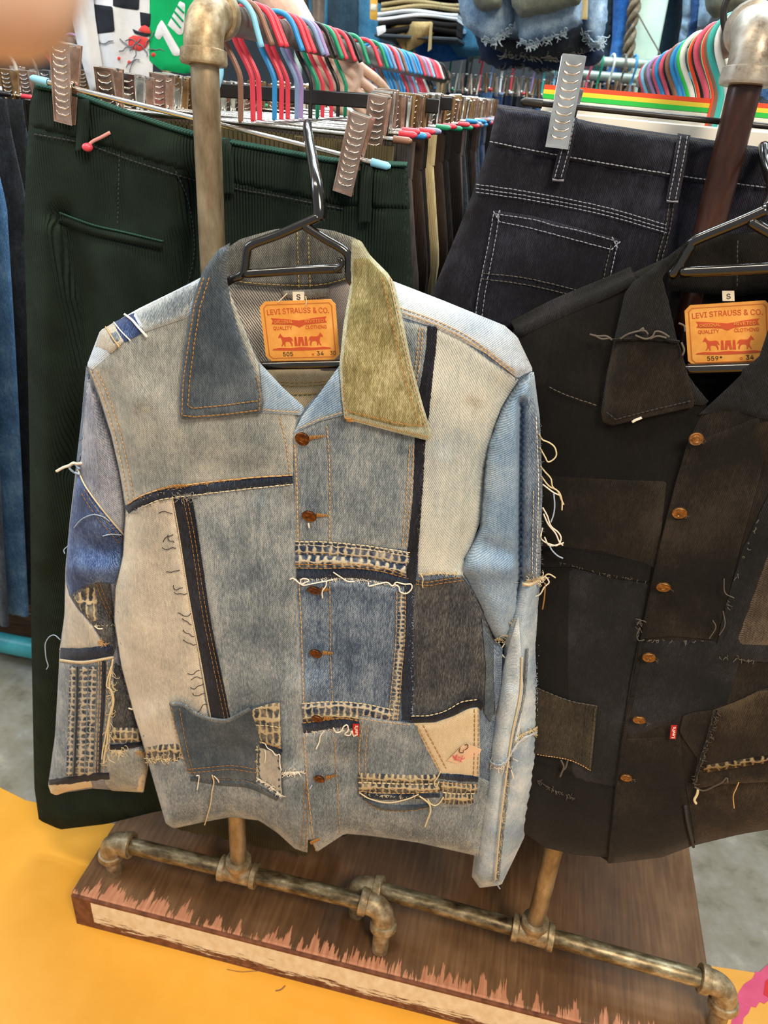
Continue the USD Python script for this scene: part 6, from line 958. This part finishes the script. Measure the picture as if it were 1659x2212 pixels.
# ------------------------------------------------------------------ T-shirts behind the left rack
M['cotton_white'] = noisy('cotton_white', [(0.3, S('c9ced6')), (0.7, S('e4e8ec'))], 12, 5, (0.8, 0.9), bump=0.2, spec=0.15); M['cotton_black'] = noisy('cotton_black', [(0.3, S('1a1e26')), (0.7, S('2e333c'))], 12, 5, (0.8, 0.9), bump=0.2, spec=0.15)
M['cotton_green'] = noisy('cotton_green', [(0.3, S('0b9a5a')), (0.7, S('14b56e'))], 12, 5, (0.8, 0.9), bump=0.2, spec=0.15); M['print_red'] = noisy('print_red', [(0.3, S('c62f30')), (0.7, S('e04a44'))], 40, 4, (0.7, 0.8)); M['print_line'] = plain('print_line', S('6b7078'), 0.8)
hr = thing('pipe_rail', 'dark pipe rail high above the left side of the shop', 'rail'); obj('rail', cyl((-1.75, 1.86, 2.35), (-.55, 1.86, 2.35), .014), M['rail'], hr, smooth=True)
for X in (-1.74, -.56): obj('post', cyl((X, 1.86, 0), (X, 1.86, 2.34), .014), M['rail'], hr, smooth=True)
TSO = [(150, -150), (320, -160), (420, -150), (420, 190), (330, 210), (195, 205), (170, 150), (142, 0)]
TSS = Surf(TSO, 1.86, 0, 0.03, 60, noise=0.012, seed=71, nsc=5, ridges=[([(185, -20), (230, 200)], 14, -0.02), ([(240, 20), (255, 180)], 16, .012)])
ts = thing('t_shirt', 'black and white checked t-shirt with red print hanging behind the left rack', 't-shirt')
patch('body', [(192, -150), (330, -160), (330, 205), (240, 205), (215, 180), (200, 60)], TSS, M['cotton_white'], ts, off=0.0, th=.004, step=10, back=.05)
patch('sleeve', [(140, -60), (192, -100), (206, 40), (222, 150), (232, 205), (196, 200), (170, 110), (150, 20)], TSS, M['cotton_white'], ts, off=.012, th=.006, step=8, back=.03)
for q in ([(192, 8), (243, 14), (246, 46), (248, 68), (206, 74), (199, 40)], [(243, -30), (302, -24), (300, 22), (268, 18), (244, 13)], [(302, 26), (326, 30), (324, 58), (304, 56)], [(192, -110), (243, -104), (243, -32), (192, -36)], [(302, -96), (330, -94), (330, -26), (302, -28)]): patch('check', q, TSS, M['cotton_black'], ts, off=.003, th=.002, step=6, edge=2, label='black check')
pr = patch('print', [(278, 82), (288, 76), (300, 78), (312, 80), (322, 84), (322, 92), (314, 104), (300, 110), (286, 106), (277, 98)], TSS, M['print_red'], ts, off=.0035, th=.002, step=4, edge=2, label='rounded red print'); patch('print_patch', [(298, 66), (306, 56), (314, 54), (322, 60), (326, 72), (314, 72)], TSS, M['print_red'], pr, off=.0045, th=.002, step=4, edge=2); patch('print_patch', [(286, 62), (294, 66), (306, 70), (326, 73), (320, 79), (308, 78), (300, 75), (290, 72)], TSS, M['cotton_black'], pr, off=.0045, th=.002, step=4, edge=1.5)
for x, y, r in ((331, 118, 5), (257, 126, 4), (279, 134, 4), (295, 92, 3)): patch('print_spot', [(x + r * math.cos(a), y + r * math.sin(a)) for a in np.linspace(0, 6.28, 10)[:-1]], TSS, M['print_red'] if r > 3 else M['cotton_black'], ts, off=.006, th=.002, step=3, edge=1)
rs = np.random.RandomState(4)
for k in range(11):
    x, y, a = rs.uniform(244, 322), rs.uniform(72, 136), rs.uniform(0, 6); P = [(x, y)]
    for _ in range(4): a += rs.uniform(-.8, .8); P.append((P[-1][0] + 9 * math.cos(a), P[-1][1] + 9 * math.sin(a)))
    thread(P, TSS, M['print_line'], ts, off=.0042, r=.0011, name='print_line')
tg = thing('t_shirt', 'green t-shirt with bold white lettering hanging beside the checked one', 't-shirt')
patch('body', [(325, -160), (430, -150), (440, 150), (400, 160), (345, 150), (322, 130)], TSS, M['cotton_green'], tg, off=.004, th=.005, step=10, back=.05)
for q in ([(334, 76), (340, 56), (349, 42), (357, 54), (392, 114), (384, 122), (374, 120), (351, 76), (346, 86), (338, 84)], [(362, 54), (388, 2), (400, 8), (398, 60), (394, 74), (386, 76)]): patch('lettering', q, TSS, M['cotton_white'], tg, off=.0065, th=.002, step=5, edge=1.5)
for a, b in (((370, 36), (390, 60)), ((376, 24), (396, 46)), ((382, 12), (398, 28))): band('lettering_gap', [a, b], 4, TSS, M['cotton_green'], tg, off=.009, sp=False)

# ------------------------------------------------------------------ the back of the shop
C['teal'] = denim('jeans_teal', S('1d4560'), S('2f6688'), S('5c93b0'), scale=7); C['bright'] = denim('jeans_bright_blue', S('123e7c'), S('1f5aa6'), S('4a86c8'), scale=7); C['lightj'] = denim('jeans_light', S('5f7b9c'), S('89a6c4'), S('c2d4e4'), scale=7); C['dusk'] = denim('jeans_dusk', S('13202b'), S('20323f'), S('3a4f5c'), scale=7); C['greyg'] = denim('shorts_grey_green', S('4c5148'), S('6d7164'), S('8f9284'), scale=9, twill=.1)
C['shortb'] = denim('shorts_pale_blue', S('4f6b8a'), S('8aa5bf'), S('c6d6e2'), scale=11, wash=1.4); C['khaki'] = denim('khaki', S('6a5836'), S('8f7a50'), S('b59f70'), twill=.1)
def hung(name, label, catg, Y, pieces, h=.03, w=30, seed=1, back=.04):
    t = thing(name, label, catg)
    for nm, pts, m, off in pieces:
        s = Surf(pts, Y - off, 0, h, w, noise=.015, seed=seed, nsc=4); patch(nm, pts, s, m, t, off=0, th=.006, step=12, edge=8, back=back + off)
    return t
hung('jeans', 'teal blue jeans hanging high at the back behind the left rail', 'jeans', 3.5, [('leg', [(655, -230), (722, -230), (714, 60), (706, 96), (676, 96), (668, 30)], C['teal'], .0), ('leg', [(716, -230), (786, -230), (784, 60), (778, 130), (722, 120), (708, 80)], C['dusk'], .03)], seed=3)
hung('jeans', 'bright blue jeans hanging high beside the orange swing tag', 'jeans', 3.45, [('leg', [(776, -230), (842, -230), (838, 60), (826, 136), (772, 130), (774, 40)], C['teal'], .0), ('leg', [(830, -230), (900, -230), (890, 100), (860, 150), (822, 140)], C['dusk'], .04)], seed=5)
hung('trousers', 'olive brown trouser hem hanging at the top behind the hooks', 'trousers', 3.0, [('leg', [(628, -240), (664, -240), (660, 14), (654, 34), (632, 28)], C['olive'], 0)], seed=6)
wt = thing('swing_tag', 'orange and white swing tag hanging beside the folded garments', 'tag'); s_ = Surf([(800, -200), (850, -200), (850, 60), (800, 60)], 2.9, noise=0)
for q, m in (([(803, -200), (818, -200), (815, 44), (799, 42)], plain('tag_orange', S('e0a63a'), .5)), ([(802, 8), (814, 10), (812, 24), (800, 22)], M['tag_white'])): patch('card' if m is not M['tag_white'] else 'white_panel', q, s_, m, wt, off=.002 if m is M['tag_white'] else 0, th=.002, step=6, edge=1)
# shelf with folded garments
Z0 = at(900., 66., 2.75)[2]; sh = thing('shelf', 'dark wall shelf under the folded garments', 'shelf'); xs = (at(806., 70., 2.75)[0], at(988., 70., 2.75)[0])
obj('board', box((xs[0], 2.765, Z0 - .021), (xs[1], 3.12, Z0 - .012), .002), M['wall'], sh)
for x in xs: obj('bracket', box((x - .008 if x > -.4 else x, 3.09, Z0 - .14), (x if x > -.4 else x + .008, 3.12, Z0 - .0215)), M['wall'], sh)
def folded(label, z, m, h, dx=0.0, tilt=0.0):
    t = thing('folded_garment', label, 'folded garment'); xx = np.linspace(xs[0] + .01 + dx, xs[1] - .006 + dx * .5, 14); ms = []
    for layer in range(2):
        zc = z + h * (.25 + .5 * layer) + .006 * np.sin(xx * 22 + layer) + tilt * (xx - xx[0]); prof = []
        a = np.linspace(-np.pi / 2, np.pi / 2, 9); loop = np.r_[np.stack([2.79 - h * .25 * np.cos(a), h * .25 * np.sin(a)], 1), [[3.1, h * .25], [3.1, -h * .25]]]
        V = np.vstack([np.c_[np.full(len(loop), x), loop[:, 0] + .006 * math.sin(x * 15), zc[k] + loop[:, 1]] for k, x in enumerate(xx)]); n = len(loop); i, j = np.meshgrid(np.arange(len(xx) - 1), np.arange(n), indexing='ij'); k2 = (j + 1) % n
        q = np.stack([i * n + j, i * n + k2, (i + 1) * n + k2, (i + 1) * n + j], -1).reshape(-1, 4); e = [[0, b + 1, b] for b in range(1, n - 1)] + [[(len(xx) - 1) * n, (len(xx) - 1) * n + b, (len(xx) - 1) * n + b + 1] for b in range(1, n - 1)]
        obj('fold', (V, np.vstack([q[:, [0, 1, 2]], q[:, [0, 2, 3]], e])), m, t, smooth=35)
for lab, m, h in (('black folded garment at the bottom of the shelf stack', C['black'], .036), ('white folded garment in the middle of the shelf stack', M['cotton_white'], .022), ('cream folded garment in the shelf stack', C['cream'], .024), ('black folded garment near the top of the shelf stack', C['black'], .03), ('beige folded garment on top of the shelf stack', C['khaki'], .03)):
    folded(lab, Z0 - .011, m, h, dx=rnd.uniform(-.01, .01), tilt=.04); Z0 += h + .002
wt = thing('paper_tag', 'small white paper tag below the folded black garment', 'tag'); patch('card', [(813, 58), (832, 54), (834, 68), (816, 78)], Surf([(800, 40), (850, 40), (850, 90), (800, 90)], 2.72, noise=0), M['cotton_white'], wt, th=.002, step=5, edge=1)
hung('trousers', 'khaki trousers hanging below the folded garments', 'trousers', 2.80, [('leg', [(840, 44), (896, 44), (890, 70), (876, 116), (866, 100), (846, 70)], C['khaki'], 0), ('leg', [(886, 40), (940, 44), (936, 76), (918, 92), (880, 112), (876, 70)], C['khaki'], .02), ('belt', [(928, 50), (934, 50), (932, 110), (924, 112)], C['cream'], .05)], seed=8, h=.02, w=14)
hung('jeans', 'vivid blue jeans with a torn patch behind the khaki trousers', 'jeans', 3.0, [('leg', [(890, 60), (960, 40), (1010, 50), (1010, 128), (960, 134), (900, 128)], C['bright'], 0), ('leg', [(946, 36), (1010, 40), (1060, 60), (1050, 120), (990, 124), (960, 80)], C['teal'], .03), ('torn_patch', [(976, 78), (984, 74), (994, 86), (990, 98), (980, 96)], C['shortb'], .07), ('hem', [(940, 44), (972, 44), (1010, 66), (1006, 76), (966, 62), (942, 54)], C['lightj'], .06)], seed=9, h=.015, w=14)
# denim shorts hanging from above
def shorts(label, Y, legs, m, seed, frm=None, h=.05, w=60, frn=90):
    t = thing('denim_shorts', label, 'shorts')
    for k, pts in enumerate(legs):
        s = Surf(pts, Y, 0, h, w, noise=.02, seed=seed + k, nsc=6); patch('leg', pts, s, m, t, off=0, th=.005, step=9, edge=6, jag=2.0, back=.05)
        if frm:
            ys = sorted(pts, key=lambda p: -p[1])[:4]; e = sorted(ys, key=lambda p: p[0]); fray(e, s, frm, t, frn, (6, 20), (.2, 1), r=.0011, seed=seed + k, off=.01, curl=1.4)
    return t
T_IC = plain('thread_ice', S('cfe0ea'), .8)
shorts('dark navy cut-off denim shorts, lowest of the hanging bunch', 2.74, [[(1020, 60), (1120, 60), (1300, 40), (1306, 120), (1290, 140), (1230, 150), (1160, 158), (1140, 146), (1080, 152), (1040, 130)]], C['navy'], 81, plain('thread_dim', S('7b7c74'), .8), frn=60)
shorts('black cut-off denim shorts in the middle of the hanging bunch', 2.66, [[(1030, 50), (1140, 60), (1240, 50), (1300, 50), (1290, 100), (1262, 116), (1200, 128), (1140, 124), (1090, 118), (1046, 96)]], C['charcoal'], 85, plain('thread_dim2', S('8d8a7e'), .8), frn=70)
shorts('pale blue cut-off denim shorts with a white frayed hem', 2.56, [[(985, -200), (1090, -200), (1112, 40), (1108, 60), (1078, 84), (1070, 92), (1040, 84), (1002, 58), (990, 20)], [(1086, -200), (1290, -200), (1262, 20), (1256, 50), (1224, 70), (1180, 86), (1140, 98), (1124, 90), (1114, 50)]], C['shortb'], 88, T_IC)
shorts('grey green shorts on top of the hanging bunch', 2.47, [[(1008, -200), (1086, -200), (1084, 16), (1062, 24), (1040, 24), (1022, 6)], [(1080, -200), (1262, -200), (1256, 8), (1200, 26), (1140, 38), (1122, 40), (1104, 10)]], C['greyg'], 92)
shorts('blue white cut-off shorts at the right of the hanging bunch', 2.6, [[(1262, -200), (1314, -200), (1312, 46), (1302, 80), (1296, 100), (1276, 96), (1262, 70), (1256, 40)]], C['shortb'], 95, T_IC, w=20)
wt = thing('cord_strap', 'cream strap hanging at the right of the shorts', 'strap'); band('strap', [(1266, -200), (1264, 0), (1262, 42)], 13, Surf([(1200, -230), (1300, -230), (1300, 60), (1200, 60)], 2.44, noise=0), C['cream'], wt, off=0)
# pillar, rope, pipe, jeans at the right
M['pillar'] = noisy('pillar_paint', [(0.3, S('a9c9bb')), (0.7, S('cfe6d8'))], 9, 6, (0.5, 0.7), bump=.15)
p0, p1 = at(1346., 195., 3.2), at(1406., 195., 3.2); pil = thing('pillar', 'pale green painted pillar behind the right rail', 'pillar'); obj('shaft', box((p0[0], 3.2, 0), (p1[0], 3.3, 2.6), .004), M['pillar'], pil); obj('foot', box((p0[0] - .02, 3.18, 0), (p1[0] + .02, 3.32, .06), .004), M['pillar'], pil)
rp = thing('rope', 'twisted dusty brown rope running down the pillar edge', 'rope'); M['rope'] = noisy('rope_fibre', [(0.3, S('3c3326')), (0.7, S('8a7c66'))], 60, 6, (.8, .95), bump=.6, dist=.004)
for k in range(3):
    zz = np.linspace(1.62, 2.6, 120); a = zz * 55 + k * 2.1; obj('strand', tube(np.stack([p0[0] - .006 + .013 * np.cos(a) + .01 * np.sin(zz * 9), 3.165 + .013 * np.sin(a), zz], 1), .008 + .003 * np.sin(zz * 60 + k), 8), M['rope'], rp, smooth=True)
cp = thing('pipe', 'pale horizontal pipe tied to the pillar', 'pipe'); q0, q1 = at(1180., 155., 3.12), at(1400., 172., 3.12); obj('tube', tube(resample(np.array([q0, q1]), .05), .014, 14), M['pale_pipe'], cp, smooth=True)
wr_ = thing('wire', 'thin grey wire slanting across the pillar', 'wire'); obj('strand', tube(spline([pt_(1376, 26, 3.05), pt_(1400, 70, 3.05), pt_(1420, 105, 3.05), pt_(1444, 150, 3.05)], .01), .0022, 6), M['c_grey'], wr_, smooth=True)
hung('jeans', 'bright blue jeans leg left of the pillar', 'jeans', 3.4, [('leg', [(1332, -230), (1376, -230), (1372, 0), (1352, 110), (1336, 196), (1304, 190), (1322, 90)], C['bright'], 0)], seed=11, h=.04, w=20)
hung('jeans', 'dark slate jeans left of the bright blue pair', 'jeans', 3.45, [('leg', [(1300, -230), (1336, -230), (1326, 60), (1310, 190), (1270, 190), (1290, 60)], C['dusk'], 0)], seed=12, h=.03, w=16)
hung('jeans', 'dark slate jeans hanging right of the pillar', 'jeans', 3.45, [('leg', [(1430, -230), (1484, -230), (1478, 40), (1464, 130), (1440, 220), (1402, 220), (1420, 100)], C['dusk'], 0)], seed=13, h=.04, w=20)
hung('jeans', 'pale and royal blue jeans hanging behind the right rail', 'jeans', 3.3, [('leg', [(1478, -230), (1504, -230), (1496, 20), (1480, 100), (1464, 150), (1462, 110), (1474, 40)], C['lightj'], 0), ('leg', [(1500, -230), (1524, -230), (1518, 20), (1500, 80), (1480, 110), (1492, 40)], C['blue'], .02), ('leg', [(1518, -230), (1552, -230), (1544, 20), (1528, 54), (1506, 60), (1510, 10)], C['lightj'], .04)], seed=14, h=.02, w=10)
hung('bag', 'grey green cloth bag hanging at the top right', 'bag', 2.9, [('body', [(1496, -240), (1640, -240), (1620, 10), (1570, 36), (1540, 40), (1524, 20)], C['greyg'], 0)], seed=15, h=.06, w=40, back=.08); 
hung('jeans', 'blue jeans seen past the right post', 'jeans', 1.9, [('leg', [(1640, 170), (1720, 150), (1790, 170), (1780, 900), (1650, 880)], C['mid'], 0), ('leg', [(1640, 206), (1700, 230), (1700, 900), (1640, 880)], C['charcoal'], .02)], seed=16, h=.02, w=20)
# left floor: board and turquoise pipe
M['turq'] = noisy('turquoise_paint', [(0.3, S('2a8c96')), (0.5, S('3fa9b4')), (0.78, S('5cc0c8'))], 14, 5, (0.3, 0.45), bump=.1); M['dark_wood'] = noisy('dark_wood', [(0.3, S('2e1c10')), (0.7, S('6a4a2e'))], 10, 6, (.5, .7), stretch=(1, 1, 8))
tp = thing('turquoise_pipe', 'turquoise painted pipe lying low at the left behind the trousers', 'pipe'); obj('tube', cyl((-2.4, 1.60, .058), (-.86, 1.60, .058), .03, 24), M['turq'], tp, smooth=True)
for X in (-2.2, -.95): obj('saddle', box((X - .02, 1.565, 0), (X + .02, 1.635, .03), .003), M['dark_wood'], tp)
lb = thing('wooden_crate', 'dark brown wooden crate at the left behind the turquoise pipe', 'crate')
for k in range(3): obj('board', box((-2.4, 1.7, .004 + k * .105), (-.84, 1.725, .104 + k * .105), .003), M['dark_wood'], lb)
for X in (-2.39, -.88): obj('corner_post', box((X, 1.7255, 0), (X + .03, 1.76, .33), .002), M['dark_wood'], lb)
